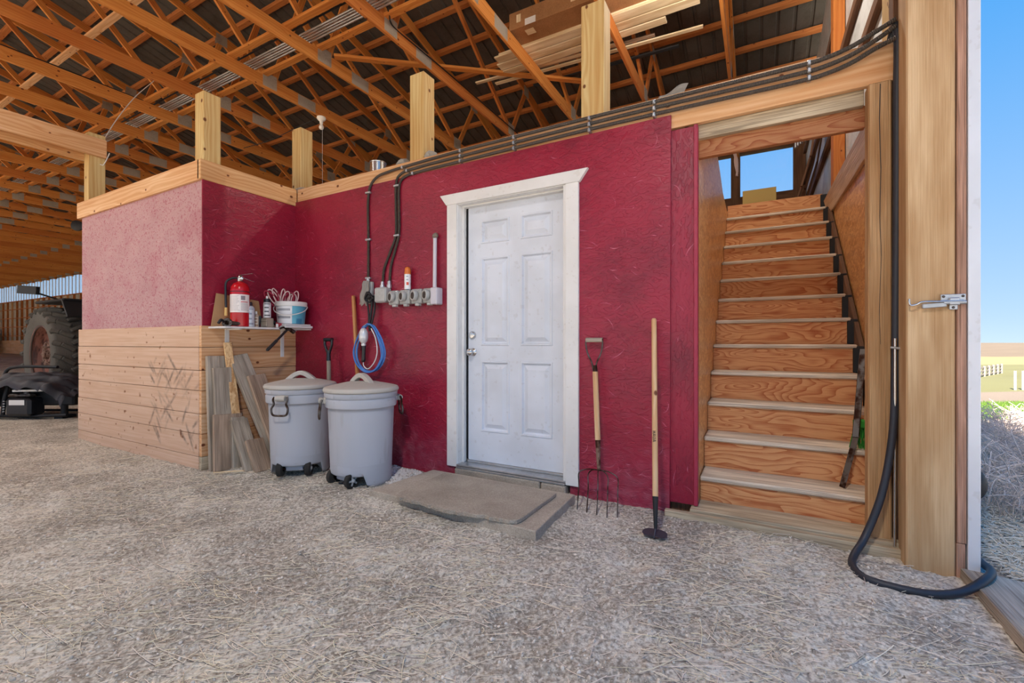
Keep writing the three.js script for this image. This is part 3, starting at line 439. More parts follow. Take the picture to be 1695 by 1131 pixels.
// stairs
{
  const st = thing('stair_flight', 'steep dusty plywood staircase climbing to the loft behind the red wall', 'staircase', 0.15, 0, 3.05);
  for (let k = 0; k < 13; k++) {
    const nv = 3.05 + 0.2432 * k, ty = 0.216 + 0.2072 * k, prev = k ? ty - 0.2072 : 0.062;
    if (k < 12) part('tread', M.tread, st, (m) => m.box(-0.325, k < 4 ? 0.67 : 0.625, ty - 0.03, ty, nv, nv + 0.275, 0.008));
    part('riser', M.ply, st, (m) => { const g = cbox(0.945, ty - (k < 12 ? 0.03 : 0) - prev, 0.016, 0.001); g.translate(0.1475, (ty - (k < 12 ? 0.03 : 0) + prev) / 2, -(nv + 0.03)); m.add(g); });
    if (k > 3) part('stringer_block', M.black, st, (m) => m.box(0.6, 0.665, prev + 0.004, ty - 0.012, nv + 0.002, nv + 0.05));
  }
  part('stringer', M.darkWood, st, (m) => m.stick(P(0.655, 0.1, 3.15), P(0.655, 2.55, 6.0), 0.03, 0.24));
  struct('wall_stair_left', M.osb, (m) => { m.box(-0.36, -0.327, 0.06, 2.37, 2.972, 3.05); const s = new THREE.Shape(); s.moveTo(3.05, 0); s.lineTo(6.0, 0); s.lineTo(6.0, 2.62); s.lineTo(5.2, 2.63); s.lineTo(4.9, 2.7); s.lineTo(4.5, 2.77); s.lineTo(4.2, 2.74); s.lineTo(3.05, 2.6); s.closePath(); const g = new THREE.ExtrudeGeometry(s, { depth: 0.016, bevelEnabled: false }); g.rotateY(Math.PI / 2); g.translate(-0.343, 0, 0); m.add(g); });
  struct('wall_stair_right', M.osb, (m) => m.box(0.68, 0.7, 0, 2.42, 2.96, 6.1));
  struct('trim_6', std(0xdcc6b0, { map: plainTex, bumpMap: greyBump, bumpScale: 0.003, roughness: 0.45 }), (m) => m.stick(P(0.635, 2.4, 3.5), P(0.655, 2.52, 5.9), 0.03, 0.17, new THREE.Vector3(-0.25, 1, 0)));
  struct('trim_7', M.sill, (m) => { m.box(-0.5, 0.62, -0.08, 0.045, 2.83, 2.868); m.box(-0.36, 0.62, 0.03, 0.062, 2.868, 3.09); });
}
// posts
const post = (label, u0, u1, y0, y1, v0, v1, mat = M.post, group) => { const t = thing('timber_post', label, 'post', (u0 + u1) / 2, y0, v0, group); part('shaft', mat, t, (m) => m.box(u0, u1, y0, y1, v0, v1, 0.006)); return t; };
post('tallest treated post rising above the red wall right of the door', -1.085, -0.92, 2.45, 3.405, 2.972, 3.12);
post('middle treated post standing above the red wall left of the door', -2.645, -2.49, 2.45, 3.37, 2.972, 3.12);
post('short treated post behind the inner corner of the red alcove', -4.42, -4.275, 2.45, 3.36, 3.1, 3.25);
post('treated post on the outer corner of the red alcove', -4.3, -4.165, 2.45, 3.225, 2.09, 2.235);
const p4 = post('treated post carrying the thick beam at the far left', -6.62, -6.5, 2.3, 3.4, 2.09, 2.24); void p4;
struct('beam_1', M.beam, (m) => m.box(-6.5, -6.455, 3.14, 3.34, -6, 2.235)); struct('beam_2', M.trimWood, (m) => m.box(-6.665, -6.62, 3.1, 3.31, -6, 2.235)); post('treated post holding the open end of the left beam', -6.62, -6.5, -0.1, 3.4, -6.0, -5.86);
post('cracked old timber post at the right side of the stairs', 0.496, 0.592, 0.045, 2.393, 2.91, 3.0, M.oldPost).children[0].parent.add((() => { const q = mb(), c = [[0.545, 2.38], [0.541, 2.2], [0.547, 1.95], [0.543, 1.7], [0.549, 1.5], [0.54, 1.2], [0.546, 1.05]]; for (let i = 0; i < 6; i++) q.stick(P(c[i][0], c[i][1], 2.9095), P(c[i + 1][0], c[i + 1][1], 2.9095), 0.003, 0.0035 - 0.0004 * i, new THREE.Vector3(1, 0, 0), 0); const m = new THREE.Mesh(q.geo(P(0.544, 0.045, 2.91)), M.black); m.name = 'crack'; return m; })());
{ const t = post('wide pale timber post at the corner of the large opening', 0.609, 0.781, -0.1, 5.5, 2.74, 2.88, M.jambPost); void t; }
struct('trim_8', M.redBoard, (m) => { m.box(0.784, 0.817, 0.155, 5.5, 2.737, 2.9); m.box(0.784, 0.814, -0.02, 0.153, 2.74, 2.9); });
struct('trim_9', M.metalWhite, (m) => { m.box(0.82, 0.862, 0.0, 5.5, 2.735, 2.9, 0.002); });
struct('trim_10', M.darkWood, (m) => { m.box(0.6, 0.8, 0, 5.0, 2.93, 3.02); });
post('rough gable post standing beyond the top of the stairs', 0.702, 0.805, -0.1, 6.3, 5.85, 6.05, M.truss2);
post('gable post behind the upper end of the black hose', 0.64, 0.8, 2.62, 6.5, 3.2, 3.38, M.post);
struct('trim_11', M.greyWood, (m) => { const g = cbox(6.4, 0.05, 0.21, 0.004); g.rotateY(Math.PI / 2); g.rotateZ(-0.06); g.translate(0.9, 0.015, 0.46); m.add(g); });

// ---------------------------------------------------------------- cables and fittings on the red wall
const ringBump = tex(64, 4, 0.016, 1, (x) => { const v = c8(127 + 127 * Math.sin(x * 6.2832 * 2)); return [v, v, v]; }, false);
M.armour = std(0x5c554e, { bumpMap: ringBump, bumpScale: 0.004, roughness: 0.45, metalness: 0.3 });
{
  const cable = (label, u0, pts, clips, y) => {
    const t = thing('armoured_cable', label, 'cable', u0, 0, 2.9); const v = 2.898;
    part('jacket', M.armour, t, (m) => m.tube(pts.map(([a, b, c]) => P(a, b, c ?? v)), 0.0115, 150, 10));
    for (const [cu, cy, vert] of clips) part('clip', M.galv, t, (m) => vert ? m.box(cu - 0.03, cu + 0.03, cy - 0.009, cy + 0.009, 2.884, 2.913, 0.004) : m.box(cu - 0.01, cu + 0.01, cy - 0.014, cy + 0.014, 2.885, 2.931, 0.005));
  };
  const H = (y) => [[-2.06, y], [-1.58, y], [-1.0, y], [-0.575, y], [0.24, y]];
  const rise = (y, k) => [[0.3, y + 0.004], [0.42, y + 0.03], [0.53, y + 0.075, 2.89], [0.6, y + 0.1 + k, 2.875]];
  cable('uppermost armoured cable on the beam, dropping to the draped grey outlet cover', 0, [[-3.062, 1.6], [-3.06, 2.0], [-3.064, 2.33], [-3.04, 2.45], [-2.96, 2.52], [-2.8, 2.545], [-2.6, 2.555], [-2.06, 2.57], [-1.58, 2.572], [-1, 2.574], [-0.575, 2.572], [0.24, 2.57], ...rise(2.57, 0)], [...H(2.571), [-2.66, 2.552], [-3.062, 2.4, 1], [-3.06, 1.98, 1], [-3.062, 1.635, 1]]);
  cable('middle armoured cable on the beam, ending in the left connector of the junction box', 0, [[-2.887, 1.57], [-2.87, 1.7], [-2.8, 1.84], [-2.735, 1.98], [-2.732, 2.2], [-2.732, 2.4], [-2.715, 2.47], [-2.66, 2.505], [-2.5, 2.52], [-2.06, 2.527], [-1.58, 2.531], [-1, 2.534], [-0.575, 2.534], [0.24, 2.527], ...rise(2.527, 0.01)], [...H(2.53), [-2.61, 2.515], [-2.722, 2.406, 1], [-2.722, 1.978, 1]]);
  cable('lowest armoured cable on the beam, ending in the right connector of the junction box', 0, [[-2.806, 1.57], [-2.79, 1.72], [-2.74, 1.86], [-2.7, 1.98], [-2.698, 2.2], [-2.698, 2.38], [-2.68, 2.44], [-2.62, 2.47], [-2.45, 2.482], [-2.06, 2.486], [-1.58, 2.491], [-1, 2.496], [-0.575, 2.494], [0.24, 2.485], ...rise(2.485, -0.01)], [...H(2.49), [-2.545, 2.48]]);
  // junction box and the row of covered outlets
  const jb = thing('junction_box', 'grey junction box with two cable connectors at the head of the outlet row', 'electrical box', -2.84, 1.405, 2.9);
  part('box_body', M.boxGrey, jb, (m) => m.box(-2.925, -2.79, 1.405, 1.535, 2.83, 2.91, 0.012));
  for (const u of [-2.887, -2.806]) part('connector', M.galv, jb, (m) => m.lathe([[0.02, 0], [0.022, 0.01], [0.022, 0.03], [0.016, 0.034], [0.016, 0.06], [0.012, 0.064]], P(u, 1.53, 2.895), null, 16));
  part('nipple', M.galv, jb, (m) => m.rod(P(-2.93, 1.47, 2.88), P(-2.98, 1.47, 2.88), 0.013));
  const outs = [['covered grey outlet next to the junction box', -2.715], ['covered grey outlet with the orange-capped spray can standing on it', -2.59], ['covered grey outlet third from the junction box', -2.463], ['covered grey outlet at the foot of the white conduit', -2.34]];
  for (const [label, u] of outs) {
    const o = thing('outlet_box', label, 'outlet', u, 1.375, 2.9, 'covered outlets left of the door');
    part('back_box', M.boxGrey, o, (m) => m.box(u - 0.06, u + 0.048, 1.38, 1.5, 2.85, 2.912, 0.008));
    const fd = new THREE.Vector3(-0.45, 0, 1).normalize();
    const f = part('face_cover', M.boxGrey, o, (m) => m.lathe([[0.045, -0.015], [0.047, 0.012], [0.04, 0.018], [0.036, 0.014], [0, 0.014]], P(u - 0.02, 1.445, 2.842), fd, 24)); void f;
    part('receptacle', M.darkSteel, o, (m) => { m.lathe([[0.03, 0.013], [0.028, 0.017], [0, 0.017]], P(u - 0.02, 1.445, 2.842), fd, 20); });
    part('latch_tab', M.boxGrey, o, (m) => m.box(u - 0.01, u + 0.03, 1.36, 1.382, 2.84, 2.88, 0.005)); part('screw', M.steel, o, (m) => m.lathe([[0.006, 0], [0.005, 0.003], [0, 0.003]], P(u + 0.03, 1.488, 2.85), new THREE.Vector3(0, 0, 1), 10));
  }
  const pv = thing('conduit_pipe', 'upright white plastic conduit plugged with beige foam beside the door casing', 'pipe', -2.29, 1.365, 2.9);
  part('conduit_box', M.pvc, pv, (m) => m.box(-2.305, -2.24, 1.365, 1.5, 2.83, 2.912, 0.006)); part('pipe', M.pvc, pv, (m) => m.rod(P(-2.298, 1.5, 2.88), P(-2.298, 1.905, 2.885), 0.0155, 0.0155, 16)); part('foam_plug', M.foam, pv, (m) => { const g = new THREE.IcosahedronGeometry(0.026, 2), p = g.attributes.position; for (let i = 0; i < p.count; i++) { const k = 0.7 + 0.6 * vn(p.getX(i) * 60 + 9, p.getY(i) * 60 + p.getZ(i) * 47, 5); p.setXYZ(i, p.getX(i) * k, p.getY(i) * k, p.getZ(i) * k); } g.computeVertexNormals(); g.translate(-2.295, 1.925, -2.885); m.add(g); });
  // draped weather cover with cords
  const wc = thing('weather_cover', 'drooping grey rubber weather cover hanging over the leftmost outlet', 'outlet cover', -3.05, 1.4, 2.9);
  part('flap', M.cover, wc, (m) => { const g = new THREE.PlaneGeometry(0.12, 0.2, 10, 14), p = g.attributes.position; for (let i = 0; i < p.count; i++) { const x = p.getX(i), y = p.getY(i), t = (0.1 - y) / 0.2; p.setXYZ(i, x * (0.62 + 0.5 * t) - 0.02 * t + 0.008 * Math.sin(y * 60), y - 0.03 * t * Math.abs(Math.sin(x * 60)), 0.03 + 0.03 * Math.sin(t * 2.4) * (1 - 60 * x * x) + 0.008 * Math.sin(x * 120 + y * 20)); } g.computeVertexNormals(); g.translate(-3.045, 1.51, -2.9); m.add(g); });
  part('backing_box', M.boxGrey, wc, (m) => m.box(-3.09, -3.0, 1.43, 1.6, 2.875, 2.912, 0.008)); part('connector', M.galv, wc, (m) => m.rod(P(-3.062, 1.59, 2.897), P(-3.062, 1.63, 2.897), 0.016));
  const pc = thing('power_cord', 'bunched black power cord hanging between the rubber cover and the blue coil', 'cord', -2.99, 1.2, 2.85);
  part('cord', M.black, pc, (m) => { m.tube([P(-3.04, 1.46, 2.84), P(-3.0, 1.5, 2.83), P(-2.96, 1.46, 2.84), P(-2.98, 1.41, 2.83), P(-3.02, 1.44, 2.82), P(-2.98, 1.49, 2.82), P(-2.94, 1.44, 2.84)], 0.009, 40, 6); m.tube([P(-2.965, 1.47, 2.85), P(-2.972, 1.35, 2.85), P(-2.99, 1.22, 2.845), P(-2.985, 1.16, 2.84)], 0.011, 20, 6); m.tube([P(-2.95, 1.47, 2.86), P(-2.945, 1.35, 2.86), P(-2.965, 1.24, 2.85), P(-2.98, 1.18, 2.845)], 0.009, 20, 6); m.tube([P(-3.01, 1.45, 2.83), P(-2.995, 1.3, 2.84), P(-2.995, 1.2, 2.835)], 0.008, 16, 6); }); part('plug', M.black, pc, (m) => m.lathe([[0, 0], [0.018, 0.004], [0.02, 0.03], [0.012, 0.055], [0, 0.056]], P(-3.0, 1.45, 2.845), new THREE.Vector3(0.6, 0.2, 0.4), 14));
  const co = thing('extension_cord', 'coil of blue extension cord hanging on the red wall above the right bin', 'cord', -2.985, 0.8, 2.86);
  part('coil', M.blue, co, (m) => { const pts = []; for (let i = 0; i <= 9 * 22; i++) { const a = i / 22 * 6.2832 + 1.57, k = Math.floor(i / 22), r = 1 - 0.055 * (k % 4) - 0.03 * hash(k, 3, 1), y = Math.sin(a), w = 0.19 * r * (0.62 + 0.38 * smooth(1.05, -0.5, y)); pts.push(P(-2.985 + Math.cos(a) * w + 0.012 * (hash(k, 1, 2) - 0.5), 1.0 + y * 0.212 * (0.95 + 0.06 * hash(k, 2, 3)) + 0.01, 2.848 - 0.006 * (k % 5) - 0.006 * hash(i, k, 4))); } m.tube(pts, 0.0052, 9 * 44, 6); });
  part('plug', M.blue, co, (m) => m.lathe([[0, 0], [0.014, 0.003], [0.015, 0.03], [0.008, 0.05], [0, 0.05]], P(-2.85, 0.86, 2.85), new THREE.Vector3(-0.3, 1, 0.1), 12));
  const tl = thing('trouble_light', 'hand-held work light with silver shade and black grip hanging inside the blue coil', 'work light', -3.0, 0.87, 2.795);
  part('lamp_guard', M.lampWhite, tl, (m) => m.lathe([[0.012, 0], [0.02, 0.008], [0.036, 0.03], [0.04, 0.06], [0.038, 0.1], [0.024, 0.13], [0.01, 0.14], [0, 0.142]], P(-3.005, 1.045, 2.79), null, 20)); part('grip', M.blackGloss, tl, (m) => m.lathe([[0, 0], [0.014, 0], [0.017, 0.02], [0.016, 0.1], [0.02, 0.14], [0.014, 0.155], [0, 0.155]], P(-3.012, 0.89, 2.795), new THREE.Vector3(0.04, 1, 0), 16)); part('collar', M.lampWhite, tl, (m) => m.lathe([[0.018, 0], [0.022, 0.01], [0.018, 0.02]], P(-3.006, 1.03, 2.791), null, 16)); part('hook', M.steel, tl, (m) => m.tube([P(-3.003, 1.18, 2.79), P(-3.0, 1.21, 2.795), P(-2.985, 1.22, 2.805)], 0.003, 10, 6)); part('cord', M.whitePlastic, tl, (m) => m.tube([P(-3.012, 0.895, 2.795), P(-3.01, 0.86, 2.795), P(-2.97, 0.83, 2.8), P(-2.9, 0.88, 2.805), P(-2.86, 0.97, 2.805), P(-2.88, 1.1, 2.805), P(-2.93, 1.18, 2.805)], 0.0045, 40, 6));
  // spray can on an outlet
  const label = (w, h, draw) => { const c = document.createElement('canvas'); c.width = w; c.height = h; draw(c.getContext('2d'), w, h); const t = new THREE.CanvasTexture(c); t.colorSpace = THREE.SRGBColorSpace; t.magFilter = THREE.LinearFilter; return t; };
  M.label = label;
  const sc = thing('spray_can', 'white spray can with an orange cap standing on the outlet boxes', 'spray can', -2.576, 1.502, 2.87);
  part('can_body', std(0xffffff, { roughness: 0.3, map: label(256, 256, (g, w, h) => { g.fillStyle = '#eef0f2'; g.fillRect(0, 0, w, h); g.fillStyle = '#3f9fd0'; for (let k = 0; k < 4; k++) { g.beginPath(); g.arc(k * 64 + 32, 190, 22, 0, 7); g.fill(); } g.fillStyle = '#d8543a'; for (let k = 0; k < 4; k++) { g.fillRect(k * 64 + 14, 130, 30, 10); g.fillRect(k * 64 + 22, 60, 8, 40); } g.fillStyle = '#8a94a2'; for (let k = 0; k < 4; k++) for (let j = 0; j < 4; j++) g.fillRect(k * 64 + 12, 84 + j * 12, 26, 3); }) }), sc, (m) => m.lathe([[0, 0], [0.025, 0], [0.027, 0.004], [0.027, 0.125], [0.024, 0.132], [0, 0.133]], P(-2.576, 1.502, 2.87), null, 24));
  part('cap', std(0xd8752c, { roughness: 0.4 }), sc, (m) => { m.lathe([[0.026, 0.128], [0.027, 0.135], [0.025, 0.16], [0.022, 0.18], [0.012, 0.19], [0, 0.19]], P(-2.576, 1.502, 2.87), null, 20); });
}
// vent collar and insulation on top of the red room
{ const t = thing('vent_collar', 'silver metal vent collar poking up above the beam left of the middle post', 'vent', -3.2, 2.585, 3.15); part('collar', M.steel, t, (m) => m.lathe([[0.075, 0], [0.075, 0.19], [0.08, 0.192], [0.08, 0.2], [0.06, 0.202], [0.06, 0.1], [0, 0.1]], P(-3.2, 2.585, 3.15), null, 24)); }
const lump = (m, u, y, v, a, b, c, s) => { const g = new THREE.IcosahedronGeometry(1, 3), p = g.attributes.position; for (let i = 0; i < p.count; i++) { const k = 0.6 + 0.75 * fbm(p.getX(i) * 2.2 + s, p.getY(i) * 2.2 + p.getZ(i) * 1.7, s, 0, 0, 3); p.setXYZ(i, p.getX(i) * k * a, p.getY(i) * k * b, p.getZ(i) * k * c); } g.computeVertexNormals(); g.translate(u, y, -v); m.add(g); };
tag(part('insulation', M.insulation, null, (m) => { lump(m, -2.78, 2.63, 3.05, 0.09, 0.06, 0.07, 3); lump(m, -2.9, 2.61, 3.06, 0.08, 0.04, 0.06, 5); }), 'tuft of pale insulation stuffed against the left foot of the middle post', 'insulation');
tag(part('insulation', M.insulation, null, (m) => lump(m, -2.43, 2.63, 3.0, 0.06, 0.05, 0.05, 9)), 'small white tuft of insulation at the right foot of the middle post', 'insulation');
tag(part('insulation', M.insulation, null, (m) => { lump(m, -4.12, 2.62, 3.0, 0.11, 0.035, 0.05, 12); }), 'flat tuft of insulation along the beam by the inner corner post', 'insulation');
{ const t = tag(part('torn_plastic', M.insulation, null, (m) => { const g = new THREE.PlaneGeometry(0.17, 0.07, 12, 6), p = g.attributes.position; for (let i = 0; i < p.count; i++) { const x = p.getX(i), y = p.getY(i) + 0.035; p.setXYZ(i, x + y * 0.5, y * (0.45 + 0.55 * smooth(-0.085, 0.06, x)), 0.012 * Math.sin(x * 40) * (y * 12)); } g.computeVertexNormals(); g.translate(-0.5, 2.6, -2.96); m.add(g); }), 'scrap of torn pale plastic film sticking up from the beam right of the tallest post', 'plastic scrap'); void t; }

// ---------------------------------------------------------------- doorstep
{
  const t = thing('doorstep_slab', 'low concrete slab laid on the dirt as a step before the white door', 'doorstep', -1.65, 0, 2.45);
  part('slab', M.concrete, t, (m) => { const s = new THREE.Shape(); s.moveTo(-2.3, 2.206); s.lineTo(-1.04, 2.147); s.lineTo(-1.065, 2.78); s.lineTo(-2.24, 2.79); s.closePath(); const g = new THREE.ExtrudeGeometry(s, { depth: 0.085, bevelEnabled: true, bevelThickness: 0.006, bevelSize: 0.006, bevelSegments: 2 }); g.rotateX(-Math.PI / 2); g.translate(0, -0.032, 0); m.add(g); });
  const mt = tag(part('rubber_mat', M.mat, null, (m) => {
    const s = new THREE.Shape(), pts = [[-2.06, 2.7], [-2.045, 2.2], [-2.03, 2.165]]; for (let i = 0; i <= 40; i++) { const q = i / 40; pts.push([lerp(-2.0, -1.2, q), lerp(2.135, 2.15, q) + 0.018 * Math.sin(q * 9) * hash(i, 4, 4) + 0.014 * (hash(i, 1, 9) - 0.5) - 0.02 * Math.sin(q * 3.1)]); } pts.push([-1.165, 2.175], [-1.155, 2.22], [-1.15, 2.68]);
    s.setFromPoints(pts.map(([a, b]) => new THREE.Vector2(a, b))); const g = new THREE.ExtrudeGeometry(s, { depth: 0.018, bevelEnabled: true, bevelThickness: 0.003, bevelSize: 0.003, bevelSegments: 1 }); g.rotateX(-Math.PI / 2); g.translate(0, 0.063, 0); m.add(g);
  }), 'worn grey rubber mat with a ragged front edge lying on the concrete doorstep', 'mat'); void mt;
}

// ---------------------------------------------------------------- tools against the wall
{
  const f = thing('pitchfork', 'D-handled manure fork with five thin tines leaning beside the door casing', 'pitchfork', -0.89, 0, 2.72);
  const L = (t) => P(lerp(-0.953, -0.886, t), lerp(1.075, 0.245, t), lerp(2.86, 2.755, t)), top = L(0);
  part('grip', M.greyWood, f, (m) => m.rod(P(-1.008, 1.076, 2.862), P(-0.897, 1.076, 2.862), 0.0155));
  part('handle_fork', M.darkSteel, f, (m) => { for (const s of [-1, 1]) m.tube([P(-0.953 + s * 0.056, 1.085, 2.862), P(-0.953 + s * 0.057, 1.05, 2.86), P(-0.951 + s * 0.046, 0.99, 2.856), P(-0.948 + s * 0.018, 0.93, 2.848), P(-0.943 + s * 0.006, 0.87, 2.84)], 0.0055, 24, 8); m.rod(L(0.2), L(0.27), 0.014, 0.0165); });
  part('shaft', M.ash, f, (m) => m.rod(L(0.25), L(0.77), 0.0175, 0.0175)); part('socket', M.rusty, f, (m) => { m.rod(L(0.74), L(1.0), 0.0175, 0.011); });
  for (let k = 0; k < 5; k++) { const x = -0.886 + (k - 2) * 0.062, bu = -0.87 + (k - 2) * 0.064; part('tine', M.darkSteel, f, (m) => m.tube([P(-0.886, 0.25, 2.752), P(lerp(-0.886, x, 0.55), 0.252, 2.74), P(x, 0.225, 2.735), P(lerp(x, bu, 0.4), 0.15, 2.715), P(bu, -0.005, 2.66)], 0.0038, 26, 6)); }
  const h = thing('hoe', 'long pale-handled hoe with a black blade leaning right of the fork', 'hoe', -0.49, 0, 2.5);
  const A = P(-0.571, 1.2, 2.878), B = P(-0.486, 0.035, 2.492), D = B.clone().sub(A), at = (t) => A.clone().addScaledVector(D, t);
  part('shaft', M.ash, h, (m) => { m.rod(at(0), at(0.86), 0.0155, 0.0155, 16); m.lathe([[0.0155, 0], [0.012, 0.008], [0, 0.011]], at(0), D.clone().negate(), 16); });
  part('ferrule', M.black, h, (m) => m.rod(at(0.85), at(0.985), 0.0165, 0.009)); const bl = part('blade', std(0x4b4650, { roughness: 0.6, metalness: 0.4 }), h, (m) => { const s = new THREE.Shape(); s.moveTo(-0.065, 0.0); s.quadraticCurveTo(-0.07, 0.045, -0.02, 0.05); s.lineTo(0.02, 0.05); s.quadraticCurveTo(0.07, 0.045, 0.065, 0); s.lineTo(0.05, -0.02); s.lineTo(-0.05, -0.02); s.closePath(); const g = new THREE.ExtrudeGeometry(s, { depth: 0.004, bevelEnabled: false }); g.rotateX(-Math.PI / 2 + 0.18); g.translate(-0.492, 0.022, -2.49); m.add(g); m.rod(at(0.98), P(-0.49, 0.012, 2.47), 0.006, 0.004); }); void bl;
  const txt = M.label(256, 64, (g, w, hh) => { g.clearRect(0, 0, w, hh); g.fillStyle = '#1c1a18'; g.font = 'bold 58px sans-serif'; g.textAlign = 'center'; g.textBaseline = 'middle'; g.fillText('HAUA', w / 2, hh / 2 + 2); });
  const tm = std(0xffffff, { map: txt, transparent: true, roughness: 0.7 }); const c = new THREE.CylinderGeometry(0.0162, 0.0162, 0.105, 12, 1, true, -0.9, 1.8), uvs = c.attributes.uv; for (let i = 0; i < uvs.count; i++) { const x = uvs.getX(i), y = uvs.getY(i); uvs.setXY(i, 1 - y, 0.5 + (x - 0.5) * 1); }
  c.applyQuaternion(new THREE.Quaternion().setFromUnitVectors(new THREE.Vector3(0, 1, 0), D.clone().negate().normalize())); const pp = at(0.585); c.translate(pp.x, pp.y, pp.z); part('print', tm, h, (m) => m.add(c));
  const s = thing('shovel', 'shovel with a black plastic D-grip standing behind the bins', 'shovel', -3.45, 0, 2.82);
  const S0 = P(-3.49, 0.985, 2.82), S1 = P(-3.4, 0.3, 2.76); part('shaft', M.greyWood, s, (m) => m.rod(S0.clone().lerp(S1, 0.1), S1, 0.018, 0.018)); part('grip', M.blackGloss, s, (m) => { m.rod(P(-3.545, 1.085, 2.82), P(-3.44, 1.085, 2.82), 0.017); for (const k of [-1, 1]) m.tube([P(-3.4925 + k * 0.048, 1.085, 2.82), P(-3.4925 + k * 0.047, 1.04, 2.82), P(-3.492 + k * 0.028, 0.995, 2.82), P(-3.488 + k * 0.006, 0.95, 2.82)], 0.012, 20, 8); m.rod(P(-3.49, 0.985, 2.82), S0.clone().lerp(S1, 0.14), 0.017, 0.021); }); part('blade', M.darkSteel, s, (m) => { const g = new THREE.PlaneGeometry(0.22, 0.3, 8, 8), p = g.attributes.position; for (let i = 0; i < p.count; i++) p.setZ(i, 0.03 * Math.cos(p.getX(i) * 14)); g.computeVertexNormals(); g.translate(-3.38, 0.16, -2.74); m.add(g); });
  const po = thing('wooden_pole', 'bare wooden pole leaning on the red wall left of the blue coil', 'pole', -3.1, 0, 2.8); part('shaft', M.poleWood, po, (m) => { m.rod(P(-3.24, 1.48, 2.888), P(-3.07, 0.0, 2.83), 0.017, 0.017, 16); m.lathe([[0.017, 0], [0.014, 0.006], [0, 0.008]], P(-3.24, 1.48, 2.888), new THREE.Vector3(-0.13, 1, 0), 16); });
}

